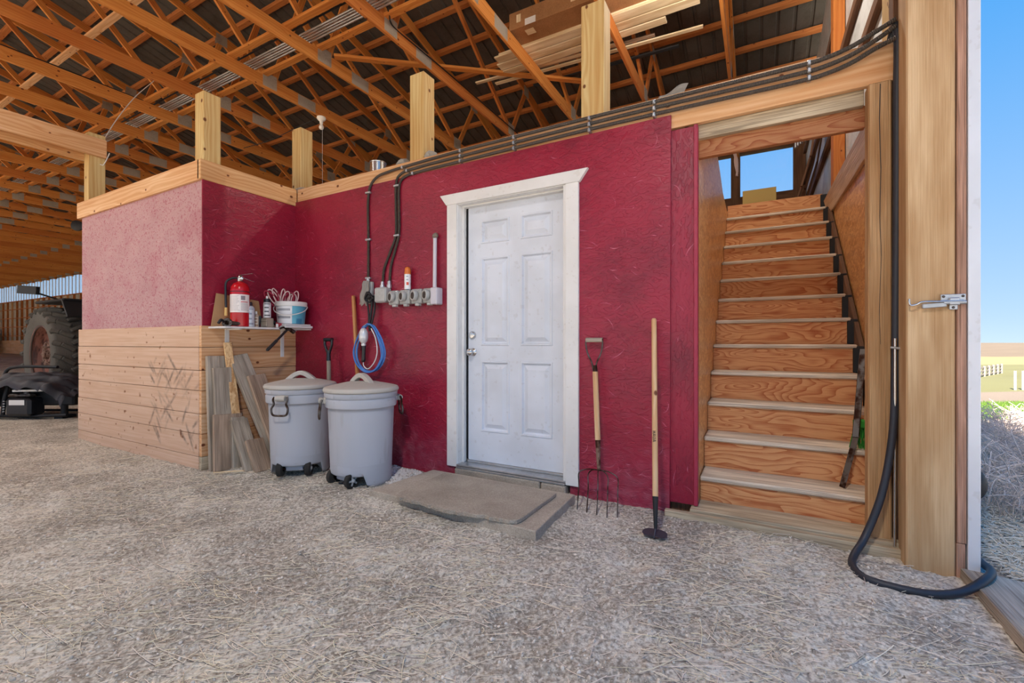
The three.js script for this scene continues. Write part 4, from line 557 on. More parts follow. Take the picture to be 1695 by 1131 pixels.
// ---------------------------------------------------------------- wheeled bins
function bin(label, u, v, back, hand, lidTurn) {
  const t = thing('wheeled_bin', label, 'bin', u, 0, v, 'grey wheeled bins'), o = P(u, 0, v), dir = (a) => new THREE.Vector3(Math.cos(a), 0, -Math.sin(a)); // angle in the (u, v) plane
  const b = dir(back), side = new THREE.Vector3(0, 1, 0).cross(b);
  // body: lathe whose lower rim lifts over the wheels
  part('body', M.binGrey, t, (m) => {
    const prof = [[0, 0.05], [0.14, 0.05], [0.2, 0.0], [0.214, 0.004], [0.222, 0.03], [0.2245, 0.1], [0.2265, 0.16], [0.2275, 0.163], [0.2265, 0.166], [0.24, 0.55], [0.2405, 0.575], [0.256, 0.577], [0.26, 0.585], [0.262, 0.635], [0.256, 0.64], [0.256, 0.65], [0.266, 0.655], [0.268, 0.69], [0.26, 0.695], [0.25, 0.69], [0.24, 0.6], [0, 0.56]];
    const g = new THREE.LatheGeometry(prof.map(([r, y]) => new THREE.Vector2(r, y)), 64), p = g.attributes.position;
    for (let i = 0; i < p.count; i++) { const x = p.getX(i), y = p.getY(i), z = p.getZ(i), q = x * b.x + z * b.z, w = x * side.x + z * side.z; if (y < 0.12 && q > 0.03) { const lift = 0.085 * smooth(0.03, 0.085, q) * smooth(0.19, 0.15, Math.abs(w) > 0.19 ? 0.19 : 0.1); p.setY(i, y + lift * (1 - y / 0.12)); } }
    g.computeVertexNormals(); g.translate(o.x, 0, o.z); m.add(g);
  });
  for (const s of [-1, 1]) {
    const c = o.clone().addScaledVector(b, 0.165).addScaledVector(side, s * 0.105).setY(0.058);
    part('wheel', M.rubber, t, (m) => m.lathe([[0.02, -0.022], [0.052, -0.022], [0.058, -0.016], [0.058, 0.016], [0.052, 0.022], [0.04, 0.022], [0.036, 0.01], [0.014, 0.01], [0.01, 0.02], [0, 0.02]], c, side.clone().multiplyScalar(s), 28)); part('wheel_hub', M.greyPlastic, t, (m) => { m.lathe([[0.016, 0.012], [0.012, 0.026], [0, 0.028]], c, side.clone().multiplyScalar(s), 14); for (let k = 0; k < 5; k++) { const d = b.clone().multiplyScalar(Math.cos(k * 1.2566)).add(new THREE.Vector3(0, Math.sin(k * 1.2566), 0)); const q = c.clone().addScaledVector(side, s * 0.014); m.stick(q.clone().addScaledVector(d, 0.01), q.clone().addScaledVector(d, 0.037), 0.012, 0.006, side, 0.001); } });
  }
  part('axle', M.darkSteel, t, (m) => m.rod(o.clone().addScaledVector(b, 0.165).addScaledVector(side, -0.11).setY(0.058), o.clone().addScaledVector(b, 0.165).addScaledVector(side, 0.11).setY(0.058), 0.008)); part('axle_housing', M.binGrey, t, (m) => m.stick(o.clone().addScaledVector(b, 0.15).addScaledVector(side, -0.07).setY(0.065), o.clone().addScaledVector(b, 0.15).addScaledVector(side, 0.07).setY(0.065), 0.05, 0.05, undefined, 0.01));
  const lid = part('lid', M.binLid, t, (m) => m.lathe([[0.24, 0.685], [0.272, 0.69], [0.277, 0.698], [0.277, 0.71], [0.27, 0.722], [0.26, 0.726], [0.225, 0.735], [0.12, 0.757], [0.05, 0.763], [0, 0.764]], o, null, 64));
  part('lid_handle', M.binLid, lid, (m) => { const s = new THREE.Shape(); s.moveTo(-0.15, 0.735); s.quadraticCurveTo(-0.06, 0.83, 0, 0.832); s.quadraticCurveTo(0.06, 0.83, 0.15, 0.735); s.lineTo(0.11, 0.735); s.quadraticCurveTo(0.04, 0.805, 0, 0.805); s.quadraticCurveTo(-0.04, 0.805, -0.11, 0.735); s.closePath(); const g = new THREE.ExtrudeGeometry(s, { depth: 0.034, bevelEnabled: true, bevelThickness: 0.004, bevelSize: 0.004, bevelSegments: 2 }); g.translate(0, -0.01, -0.017); g.rotateY(lidTurn); g.translate(o.x, 0, o.z); m.add(g); });
  for (const a of [hand, hand + Math.PI]) {
    const d = dir(a), w = new THREE.Vector3(0, 1, 0).cross(d), q = (r, k, y) => o.clone().addScaledVector(d, r).addScaledVector(w, k).setY(y);
    part('handle_lug', M.binLid, t, (m) => { m.rod(q(0.285, -0.038, 0.628), q(0.285, 0.038, 0.628), 0.021, 0.021, 16); m.stick(q(0.255, -0.045, 0.628), q(0.255, 0.045, 0.628), 0.03, 0.045, undefined, 0.006); });
    const h = part('handle', M.greyPlastic, t, (m) => m.tube([q(0.283, -0.05, 0.64), q(0.29, -0.058, 0.62), q(0.293, -0.05, 0.585), q(0.298, -0.066, 0.55), q(0.3, -0.054, 0.505), q(0.3, 0, 0.498), q(0.3, 0.054, 0.505), q(0.298, 0.066, 0.55), q(0.293, 0.05, 0.585), q(0.29, 0.058, 0.62), q(0.283, 0.05, 0.64)], 0.008, 60, 8)); h.material = M.darkSteel;
  }
}
bin('grey lidded bin on wheels nearer the plank-clad corner, its handle facing out', -3.33, 2.42, -0.91, -1.154, 0.5);
bin('grey lidded bin on wheels standing in front of the blue coil', -2.67, 2.46, -1.66, -2.2, -0.1);

// ---------------------------------------------------------------- shelf and what stands on it
{
  const sh = thing('wall_shelf', 'narrow white shelf on two brackets above the plank cladding', 'shelf', -3.965, 1.18, 2.5);
  part('board', M.white, sh, (m) => m.box(-4.1, -3.835, 1.178, 1.194, 2.09, 2.9, 0.003));
  for (const [v, b] of [[2.24, 0.2], [2.76, 0.26]]) part('bracket', M.whitePlastic, sh, (m) => { m.box(-4.088, -4.078, 1.178 - b, 1.178, v - 0.018, v + 0.018, 0.002); m.box(-4.085, -3.88, 1.168, 1.178, v - 0.014, v + 0.014, 0.002); });
  const Y = 1.195;
  const fx = thing('fire_extinguisher', 'red fire extinguisher with a black hose standing on the shelf', 'extinguisher', -3.95, Y, 2.277);
  const O = P(-3.95, Y, 2.277);
  part('cylinder', M.fire, fx, (m) => m.lathe([[0, 0.004], [0.06, 0], [0.074, 0.006], [0.0745, 0.31], [0.07, 0.345], [0.055, 0.372], [0.03, 0.388], [0.02, 0.392], [0.018, 0.4], [0, 0.4]], O, null, 40));
  const lt = M.label(512, 256, (g, w, h) => { g.fillStyle = '#efe9e6'; g.fillRect(0, 0, w, h); g.fillStyle = '#8b8288'; for (let j = 0; j < 13; j++) g.fillRect(30, 22 + j * 17, 190 + 60 * hash(j, 1, 1), 4); g.fillRect(300, 20, 90, 60); g.fillStyle = '#c9484f'; g.fillRect(300, 100, 150, 12); g.fillStyle = '#6d666b'; for (let j = 0; j < 7; j++) g.fillRect(300, 126 + j * 16, 150 + 30 * hash(j, 2, 2), 4); });
  part('instruction_label', std(0xffffff, { map: lt, roughness: 0.5 }), fx, (m) => { const g = new THREE.CylinderGeometry(0.0752, 0.0752, 0.155, 32, 1, true, -0.4, 2.6); g.translate(O.x, O.y + 0.2, O.z); m.add(g); });
  part('strap', M.blackGloss, fx, (m) => m.lathe([[0.0748, 0.3], [0.0765, 0.3], [0.0765, 0.306], [0.0748, 0.306]], O, null, 40));
  part('valve', M.steel, fx, (m) => { m.lathe([[0.018, 0.395], [0.022, 0.4], [0.022, 0.43], [0.014, 0.436], [0.014, 0.45], [0, 0.452]], O, null, 20); m.rod(O.clone().add(new THREE.Vector3(-0.02, 0.425, 0)), O.clone().add(new THREE.Vector3(0.035, 0.425, 0)), 0.011); m.lathe([[0.02, 0], [0.02, 0.012], [0, 0.014]], O.clone().add(new THREE.Vector3(0.03, 0.418, 0.01)), new THREE.Vector3(0.7, 0, 0.7), 20); });
  part('lever', M.steel, fx, (m) => { m.stick(O.clone().add(new THREE.Vector3(-0.01, 0.448, 0)), O.clone().add(new THREE.Vector3(0.075, 0.468, -0.07)), 0.02, 0.005); m.stick(O.clone().add(new THREE.Vector3(0, 0.435, 0)), O.clone().add(new THREE.Vector3(0.075, 0.395, -0.08)), 0.02, 0.005); });
  part('hose', M.blackGloss, fx, (m) => m.tube([O.clone().add(new THREE.Vector3(-0.02, 0.425, 0)), O.clone().add(new THREE.Vector3(-0.05, 0.425, 0.03)), O.clone().add(new THREE.Vector3(-0.07, 0.39, 0.075)), O.clone().add(new THREE.Vector3(-0.065, 0.3, 0.085)), O.clone().add(new THREE.Vector3(-0.06, 0.16, 0.085))], 0.0095, 40, 10)); part('nozzle', std(0xd9b36a, { roughness: 0.4 }), fx, (m) => m.rod(O.clone().add(new THREE.Vector3(-0.06, 0.165, 0.085)), O.clone().add(new THREE.Vector3(-0.06, 0.095, 0.085)), 0.011, 0.013));
  const can = (label, cat, u, v, r, h, body, capM, capR, capH, y = Y) => { const t = thing('spray_can', label, cat, u, y, v); part('can_body', body, t, (m) => m.lathe([[0, 0], [r * 0.93, 0], [r, 0.004], [r, h * 0.86], [r * 0.9, h * 0.93], [r * 0.62, h], [0, h]], P(u, y, v), null, 28)); part('cap', capM, t, (m) => m.lathe([[capR, h * 0.95], [capR, h + capH * 0.7], [capR * 0.75, h + capH], [0, h + capH]], P(u, y, v), null, 20)); return t; };
  const lines = (bg, fg, word) => std(0xffffff, { roughness: 0.35, metalness: 0.1, map: M.label(256, 256, (g, w, h) => { g.fillStyle = bg; g.fillRect(0, 0, w, h); g.fillStyle = fg; for (let k = 0; k < 3; k++) for (let j = 0; j < 12; j++) g.fillRect(k * 85 + 10, 90 + j * 12, 40 + 28 * hash(j, k, 3), 4); if (word) { g.font = 'bold 44px sans-serif'; for (let k = 0; k < 3; k++) g.fillText(word, k * 85 + 2, 64); } }) });
  can('silver spray can with a dark nozzle right in front of the red extinguisher', 'spray can', -3.915, 2.343, 0.036, 0.185, lines('#c6cbd2', '#8790a0'), M.blackGloss, 0.019, 0.035);
  can('thin brown and white bottle squeezed behind the silver spray can', 'bottle', -3.96, 2.425, 0.021, 0.12, lines('#d8c9b6', '#9a6a48'), M.whitePlastic, 0.01, 0.025);
  const wb = tag(part('wooden_block', M.greyWood, null, (m) => m.box(-3.955, -3.865, Y, Y + 0.085, 2.462, 2.53, 0.004)), 'small grey weathered box with the taller spray can on its top', 'box'); void wb;
  { const t = can('white spray can with a black collar standing on the small grey box', 'spray can', -3.91, 2.496, 0.032, 0.15, lines('#dcdcde', '#55565c', 'FAST'), M.blackGloss, 0.029, 0.025, Y + 0.086); part('nozzle', M.whitePlastic, t, (m) => m.lathe([[0.01, 0.17], [0.01, 0.19], [0.006, 0.2], [0, 0.2]], P(-3.91, Y + 0.086, 2.496), null, 12)); }
  { const t = thing('hand_tool', 'small black and red hand tool lying between the grey box and the bucket', 'tool', -3.93, Y, 2.6); part('grip', M.blackGloss, t, (m) => { m.tube([P(-3.96, Y + 0.08, 2.44), P(-3.955, Y + 0.1, 2.46), P(-3.96, Y + 0.04, 2.45), P(-3.96, Y + 0.01, 2.44)], 0.014, 16, 8); m.tube([P(-3.93, Y + 0.075, 2.535), P(-3.92, Y + 0.05, 2.57), P(-3.92, Y + 0.02, 2.6)], 0.016, 16, 8); }); part('body', std(0xa8343c, { roughness: 0.4 }), t, (m) => { m.rod(P(-3.9, Y + 0.03, 2.57), P(-3.88, Y + 0.025, 2.63), 0.022, 0.017); }); part('bit_holder', M.whitePlastic, t, (m) => m.lathe([[0, 0], [0.011, 0.002], [0.011, 0.034], [0, 0.036]], P(-3.86, Y, 2.56), null, 14)); }
  { const t = thing('pipe_cutter', 'grey metal pipe tool lying at the left end of the shelf', 'tool', -3.9, Y, 2.15); part('body', M.darkSteel, t, (m) => { m.rod(P(-3.9, Y + 0.028, 2.12), P(-3.9, Y + 0.025, 2.24), 0.022, 0.016); m.lathe([[0.015, -0.012], [0.036, -0.012], [0.04, 0], [0.036, 0.012], [0.015, 0.012], [0.015, -0.012]], P(-3.88, Y + 0.028, 2.13), new THREE.Vector3(0.8, 0, 0.6), 24); }); part('handle', M.black, t, (m) => { m.tube([P(-3.88, Y + 0.04, 2.1), P(-3.86, Y + 0.05, 2.07), P(-3.86, Y + 0.02, 2.05)], 0.011, 12, 8); }); }
  { const t = thing('cardboard_sheet', 'brown cardboard sheet leaning on the red wall behind the extinguisher', 'cardboard', -4.07, Y, 2.3); part('sheet', M.card, t, (m) => { const s = new THREE.Shape(); s.moveTo(2.09, 0); s.lineTo(2.15, 0.29); s.lineTo(2.52, 0.25); s.lineTo(2.53, 0.12); s.lineTo(2.5, 0); s.closePath(); const g = new THREE.ExtrudeGeometry(s, { depth: 0.006, bevelEnabled: false }); g.rotateY(Math.PI / 2); g.rotateZ(0.12); g.translate(-4.05, Y, 0); m.add(g); }); }
  // tub, the flat case under it and the rope
  { const t = thing('flat_case', 'flat white case lying under the tub at the shelf end', 'case', -3.93, Y, 2.76); part('tray', M.whitePlastic, t, (m) => m.box(-4.06, -3.8, Y, Y + 0.022, 2.6, 2.89, 0.004)); part('cover', M.white, t, (m) => m.box(-4.05, -3.815, Y + 0.024, Y + 0.038, 2.61, 2.88, 0.004)); }
  const B = P(-3.925, Y + 0.04, 2.745), bu = thing('plastic_tub', 'white plastic tub with a blue label and wire-thin handle on the shelf end', 'tub', -3.925, Y + 0.04, 2.745);
  const bt = M.label(512, 256, (g, w, h) => { g.fillStyle = '#e9ebee'; g.fillRect(0, 0, w, h); g.fillStyle = '#a3a6ae'; for (let j = 0; j < 9; j++) g.fillRect(250, 70 + j * 17, 90, 5); g.fillStyle = '#5fb4cf'; g.fillRect(350, 130, 162, 100); g.fillRect(0, 130, 60, 100); g.fillStyle = '#3a86ad'; g.fillRect(375, 160, 40, 60); g.fillStyle = '#e9f2f5'; g.beginPath(); g.moveTo(420, 215); g.lineTo(470, 150); g.lineTo(505, 215); g.fill(); g.fillStyle = '#b08a78'; g.fillRect(380, 78, 50, 26); g.fillStyle = '#6f7480'; g.fillRect(440, 82, 60, 20); });
  bt.wrapS = THREE.RepeatWrapping; bt.offset.x = 0.52; part('tub_body', std(0xffffff, { map: bt, roughness: 0.4 }), bu, (m) => m.lathe([[0, 0], [0.113, 0], [0.118, 0.004], [0.134, 0.185], [0.13, 0.185], [0.115, 0.01], [0, 0.01]], B, null, 48)); part('lid', M.whitePlastic, bu, (m) => m.lathe([[0.136, 0.166], [0.142, 0.168], [0.142, 0.205], [0.136, 0.21], [0.12, 0.208], [0.118, 0.2], [0, 0.2]], B, null, 48));
  part('handle', M.whitePlastic, bu, (m) => { const pts = []; for (let i = 0; i <= 14; i++) { const a = lerp(-0.5, 2.6, i / 14) - 0.25, d = 0.145 + 0.012 * Math.sin(i / 14 * 3.1416); pts.push(B.clone().add(new THREE.Vector3(Math.cos(a) * d, 0.165 - 0.085 * Math.sin(i / 14 * 3.1416), Math.sin(a) * d))); } m.tube(pts, 0.005, 50, 6); });
  const ro = thing('rope_coil', 'coil of red and white cord stuffed behind the tub lid', 'rope', -4.0, Y + 0.24, 2.66); for (let k = 0; k < 9; k++) part('rope', k % 3 ? M.rope : M.ropeRed, ro, (m) => { const pts = [], h = 0.12 + 0.05 * hash(k, 1, 7), w = 0.05 + 0.03 * hash(k, 2, 7), a = -0.7 + 0.16 * k; for (let i = 0; i <= 12; i++) { const q = i / 12 * 6.2832; pts.push(P(-4.0 + 0.02 * Math.sin(q + k) + 0.006 * k, Y + 0.21 + (h * (1 - Math.cos(q)) / 2) * Math.cos(a * 0.5), 2.7 + 0.016 * (k - 4) + a * 0.13 * (1 - Math.cos(q)) / 2 + w * Math.sin(q) * 0.6)); } m.tube(pts, 0.006, 50, 6); });
  const ha = thing('hammer', 'claw hammer with a black grip hooked over the shelf edge', 'hammer', -3.82, 1.0, 2.6);
  part('head', M.darkSteel, ha, (m) => { m.rod(P(-3.818, 1.192, 2.615), P(-3.818, 1.175, 2.665), 0.014); m.rod(P(-3.818, 1.18, 2.66), P(-3.818, 1.155, 2.7), 0.017, 0.019); m.tube([P(-3.818, 1.192, 2.62), P(-3.818, 1.198, 2.59), P(-3.82, 1.185, 2.56)], 0.009, 12, 8); }); part('grip', M.blackGloss, ha, (m) => { m.stick(P(-3.82, 1.18, 2.635), P(-3.825, 1.07, 2.525), 0.018, 0.024, new THREE.Vector3(1, 0, 0), 0.006); m.stick(P(-3.825, 1.085, 2.54), P(-3.83, 0.985, 2.44), 0.026, 0.034, new THREE.Vector3(1, 0, 0), 0.011); });
}
// ---------------------------------------------------------------- boards leaning in the alcove
{
  const lean = (label, bu, bv, tu, ty, tv, w, th, mat) => { const t = thing('leaning_board', label, 'board', bu, 0, bv, 'boards leaning on the plank cladding'); part('plank', mat, t, (m) => m.stick(P(bu, -0.01, bv), P(tu, ty, tv), w, th, new THREE.Vector3(1, 0.2, 0), 0.004)); };
  lean('grey weathered board standing upright at the back left of the leaning boards', -3.99, 2.13, -4.055, 0.945, 2.135, 0.16, 0.035, M.greyWood);
  lean('second grey board layered over the upright one, slightly shorter', -3.95, 2.165, -4.01, 0.845, 2.155, 0.15, 0.03, M.greyWood);
  lean('narrow strip of raw strand board, tallest of the leaning pieces', -3.915, 2.275, -4.03, 1.06, 2.215, 0.07, 0.014, std(0xfff4e0, { map: osbTex, roughness: 0.8 }));
  lean('brownish plank low at the left front of the leaning boards', -3.9, 2.15, -3.965, 0.45, 2.18, 0.23, 0.03, M.brownWood);
  lean('short grey piece leaning on the brownish plank', -3.86, 2.215, -3.925, 0.42, 2.24, 0.11, 0.03, M.greyWood);
  lean('long grey board slanting against the cladding beside the left bin', -3.64, 2.47, -4.05, 0.945, 2.31, 0.17, 0.035, M.greyWood);
  lean('stained dark board lying over the long slanting one', -3.595, 2.475, -3.925, 0.77, 2.4, 0.16, 0.03, M.brownWood);
  lean('low split board with a rounded edge tilting to the right', -3.7, 2.24, -3.93, 0.4, 2.25, 0.14, 0.035, M.greyWood);
  lean('lowest stub of grey board in front of the split one', -3.6, 2.27, -3.74, 0.24, 2.27, 0.15, 0.03, M.brownWood);
  tag(part('wood_sliver', M.lumber, null, (m) => m.stick(P(-3.84, 0.012, 2.0), P(-3.66, 0.018, 2.14), 0.02, 0.008)), 'pale sliver of wood lying on the dirt before the leaning boards', 'wood scrap');
}
// ---------------------------------------------------------------- opening: latch, hose, rod, broom
{
  const l = thing('gate_latch', 'shiny metal gate latch screwed to the corner post and red board', 'latch', 0.75, 1.2, 2.735);
  part('plate', M.galv, l, (m) => { m.box(0.727, 0.812, 1.242, 1.278, 2.729, 2.735, 0.002); m.box(0.756, 0.785, 1.208, 1.244, 2.729, 2.735, 0.002); }); part('barrel', M.galv, l, (m) => { m.rod(P(0.735, 1.24, 2.722), P(0.81, 1.24, 2.722), 0.009); m.box(0.752, 0.79, 1.228, 1.262, 2.714, 2.73, 0.004); });
  part('bolt_rod', M.steel, l, (m) => m.tube([P(0.8, 1.246, 2.716), P(0.72, 1.246, 2.716), P(0.655, 1.245, 2.715), P(0.636, 1.234, 2.712), P(0.618, 1.232, 2.71), P(0.613, 1.245, 2.71), P(0.613, 1.262, 2.71)], 0.0042, 50, 8)); part('keeper', M.galv, l, (m) => m.stick(P(0.66, 1.226, 2.722), P(0.745, 1.232, 2.722), 0.012, 0.022)); for (const [u, y] of [[0.737, 1.268], [0.802, 1.268], [0.77, 1.218]]) part('screw', M.darkSteel, l, (m) => m.lathe([[0.006, 0], [0.005, 0.003], [0, 0.004]], P(u, y, 2.729), new THREE.Vector3(0, 0, 1), 10));
  const h = thing('black_hose', 'thick black hose hanging beside the corner post and curling over the dirt', 'hose', 0.5, 0, 2.7);
  part('tube', M.hose, h, (m) => m.tube([[0.59, 2.6, 2.93], [0.6, 2.66, 2.9], [0.607, 2.6, 2.888], [0.606, 2.3, 2.885], [0.606, 1.85, 2.885], [0.602, 1.3, 2.885], [0.598, 0.95, 2.883], [0.583, 0.6, 2.86], [0.53, 0.295, 2.82], [0.455, 0.09, 2.77], [0.4, 0.03, 2.68], [0.385, 0.016, 2.6], [0.415, 0.014, 2.5], [0.508, 0.014, 2.465], [0.625, 0.016, 2.466], [0.73, 0.03, 2.508], [0.83, 0.062, 2.6], [0.89, 0.06, 2.72], [0.905, 0.04, 2.86], [0.93, 0.01, 3.1]].map((p) => P(...p)), 0.0165, 160, 12));
  const r = thing('steel_rod', 'thin steel rod standing in the gap between the two posts', 'rod', 0.592, 0, 2.87); part('rod', M.steel, r, (m) => m.rod(P(0.592, 0.01, 2.862), P(0.594, 1.08, 2.862), 0.006)); part('clamp', M.galv, r, (m) => { m.rod(P(0.575, 1.035, 2.858), P(0.615, 1.03, 2.858), 0.006); m.lathe([[0.012, 0], [0.012, 0.012], [0, 0.014]], P(0.612, 1.03, 2.858), new THREE.Vector3(1, 0, 0.4), 14); });
  const b = thing('scraper_bar', 'dark flat scraper bar leaning on the lowest step beside the old post', 'scraper', 0.43, 0.22, 3.2); part('blade', M.darkSteel, b, (m) => { m.stick(P(0.425, 0.22, 3.2), P(0.5, 0.5, 3.28), 0.035, 0.006); m.stick(P(0.5, 0.5, 3.28), P(0.555, 1.02, 3.4), 0.035, 0.008); });
  const br = thing('green_broom', 'broom with bright green bristles tucked behind the old post', 'broom', 0.5, 0.42, 3.34); part('bristles', M.greenBristle, br, (m) => { for (let i = 0; i < 60; i++) { const a = 0.5 + 0.09 * hash(i, 1, 1), c = 3.32 + 0.05 * hash(i, 2, 1); m.rod(P(a, 0.56, c), P(a + 0.06 * (hash(i, 3, 1) - 0.6), 0.43, c - 0.03 * hash(i, 4, 1)), 0.003, 0.002, 5); } }); part('block', M.greenBristle, br, (m) => m.box(0.5, 0.6, 0.55, 0.6, 3.315, 3.375, 0.008)); part('handle', M.ash, br, (m) => m.rod(P(0.56, 0.59, 3.345), P(0.6, 1.5, 3.4), 0.011));
}
// ---------------------------------------------------------------- in the trusses: conduits, wires, bulb, stored lumber
{
  const cy = RH + 0.2;
  for (let k = 0; k < 5; k++) { const t = tag(part('metal_conduit', M.galv, null, (m) => m.rod(P(-34, cy + 0.012 + 0.004 * (k % 2), 3.79 + 0.037 * k), P(0.6, cy + 0.012 + 0.004 * (k % 2), 3.79 + 0.037 * k + 0.01), 0.0135, 0.0135, 10)), 'silver metal conduit lying across the truss chords in the bundle', 'conduit', 'conduits across the trusses'); void t; }
  tag(part('black_cable', M.black, null, (m) => { const p = []; for (let i = 0; i <= 26; i++) p.push(P(0.6 - 1.3 * i, cy + 0.04 + 0.012 * Math.sin(i * 2), 3.735 + 0.015 * Math.sin(i))); m.tube(p, 0.011, 120, 8); }), 'black cable running along the front of the silver conduit bundle', 'cable');
  for (const [y, v, a, b, lab, mat] of [[5.8, 2.93, -58, -4, 'pale lateral brace tying the webs together high in the trusses', M.beam], [RH + 0.205, 3.6, -58, -0.3, 'lateral brace board nailed over the chords in front of the conduits', M.truss], [RH + 0.205, 4.08, -58, -0.3, 'lateral brace board nailed over the chords behind the conduits', M.truss]]) tag(part('lateral_brace', mat, null, (m) => m.box(a, b, y - 0.02, y + 0.02, v - 0.045, v + 0.045)), lab, 'brace');
  tag(part('diagonal_brace', M.truss, null, (m) => m.stick(P(-5.2, RH + 0.205, 4.3), P(-2.1, RH + 0.205, 6.75), 0.089, 0.038)), 'diagonal brace board running over the chords behind the middle post', 'brace');
  const w = (label, pts, r, mat = M.black) => tag(part('wire', mat, null, (m) => m.tube(pts.map((p) => P(...p)), r, pts.length * 8, 6)), label, 'wire');
  w('black wire stapled along the chord of the truss left of the stored boards', [[-3.97, cy + 0.02, 3.8], [-3.9, cy + 0.1, 3.9], [-3.93, cy, 4.05], [-3.995, RH + 0.16, 4.15], [-3.998, RH + 0.15, 4.6], [-3.998, RH + 0.16, 5.2], [-3.998, RH + 0.16, 6.2], [-3.998, RH + 0.16, 7.6]], 0.009);
  w('thin dark wire sagging to the bare bulb', [[-9.0, RH + 0.04, 5.2], [-8.0, RH - 0.03, 5.15], [-7.0, RH + 0.0, 5.1], [-6.5, RH - 0.01, 5.06]], 0.006);
  w('dark wire along the edge of a chord in the upper left', [[-8.9, RH + 0.19, 1.3], [-8.9, RH + 0.2, 2.6], [-8.9, RH + 0.19, 3.7]], 0.008);
  w('pale wire looping down to the end of the left beam', [[-7.7, RH, 3.2], [-7.3, 4.3, 2.8], [-6.9, 3.6, 2.4], [-6.6, 3.15, 2.2], [-6.45, 3.05, 2.2], [-6.43, 3.2, 2.25]], 0.005, M.whitePlastic);
  const bl = thing('bare_bulb', 'unlit bare bulb in a white porcelain holder under a truss chord', 'bulb', -6.465, 4.66, 5.08), bo = P(-6.465, 4.66, 5.08);
  part('lampholder', M.porcelain, bl, (m) => m.lathe([[0.07, 0.2], [0.072, 0.175], [0.055, 0.15], [0.03, 0.135], [0.026, 0.09], [0, 0.09]], bo, null, 28)); part('bulb', std(0xf4f2ec, { roughness: 0.15 }), bl, (m) => m.lathe([[0.016, 0.095], [0.018, 0.08], [0.036, 0.05], [0.04, 0.03], [0.034, 0.008], [0.018, -0.006], [0, -0.01]], bo, null, 28)); part('pull_string', M.whitePlastic, bl, (m) => m.rod(bo.clone().add(new THREE.Vector3(0.05, 0.14, 0.02)), bo.clone().add(new THREE.Vector3(0.055, -1.9, 0.02)), 0.003, 0.003, 5));
  // long cardboard carton, trim boards and strips stored on the chords
  const ct = thing('cardboard_carton', 'long brown cardboard carton stored across the truss chords', 'carton', -1.97, cy, 5.25); part('carton', M.cardBox, ct, (m) => m.box(-2.83, -0.55, RH + 0.232, RH + 0.45, 5.07, 5.43, 0.004)); part('tape', M.lumber, ct, (m) => { for (const u of [-2.72, -1.98]) m.box(u, u + 0.06, RH + 0.3, RH + 0.4, 5.066, 5.07, 0); m.box(-2.62, -2.5, RH + 0.188, RH + 0.19, 5.1, 5.2, 0); }); part('shipping_label', M.white, ct, (m) => m.box(-2.6, -2.45, RH + 0.23, RH + 0.31, 5.066, 5.07, 0));
  const strips = [[-3.25, -0.55, 5.46, 0.14, 0.0], [-3.18, -0.5, 5.46, 0.14, 0.024], [-3.3, -0.6, 5.62, 0.14, 0.0], [-3.22, -0.7, 5.62, 0.14, 0.024], [-3.12, -0.45, 5.55, 0.14, 0.048], [-3.3, -1.0, 5.78, 0.12, 0.0]];
  strips.forEach(([a, b, v, wd, y], i) => tag(part('trim_board', M.lumber, null, (m) => m.box(a, b, RH + 0.188 + y, RH + 0.21 + y, v - wd / 2, v + wd / 2)), ['bottom front trim board of the pale stack stored on the chords', 'second front trim board of the pale stack on the chords', 'bottom middle trim board of the pale stack on the chords', 'second middle trim board of the pale stack on the chords', 'topmost trim board of the pale stack on the chords', 'narrow rear trim board at the back of the pale stack'][i], 'board', 'pale trim boards stored on the chords'));
  const st2 = [[-3.86, -1.6, 5.86, 6.02, M.lumber, 'pale strip whose tip reaches farthest left on the chords'], [-3.6, -0.62, 6.02, 6.2, M.lumber, 'pale thin strip reaching farthest right over the chords'], [-3.5, -1.2, 5.95, 6.1, M.brownWood, 'brown strip lying among the pale strips on the chords'], [-3.1, -0.95, 6.35, 6.45, M.black, 'black strip lying behind the pale strips on the chords']];
  for (const [a, b, v0, v1, mat, lab] of st2) tag(part('wood_strip', mat, null, (m) => m.stick(P(a, RH + 0.245 + (mat === M.brownWood ? 0.022 : 0), v0), P(b, RH + 0.245 + (mat === M.brownWood ? 0.022 : 0), v1), 0.06, 0.02)), lab, 'board');
}
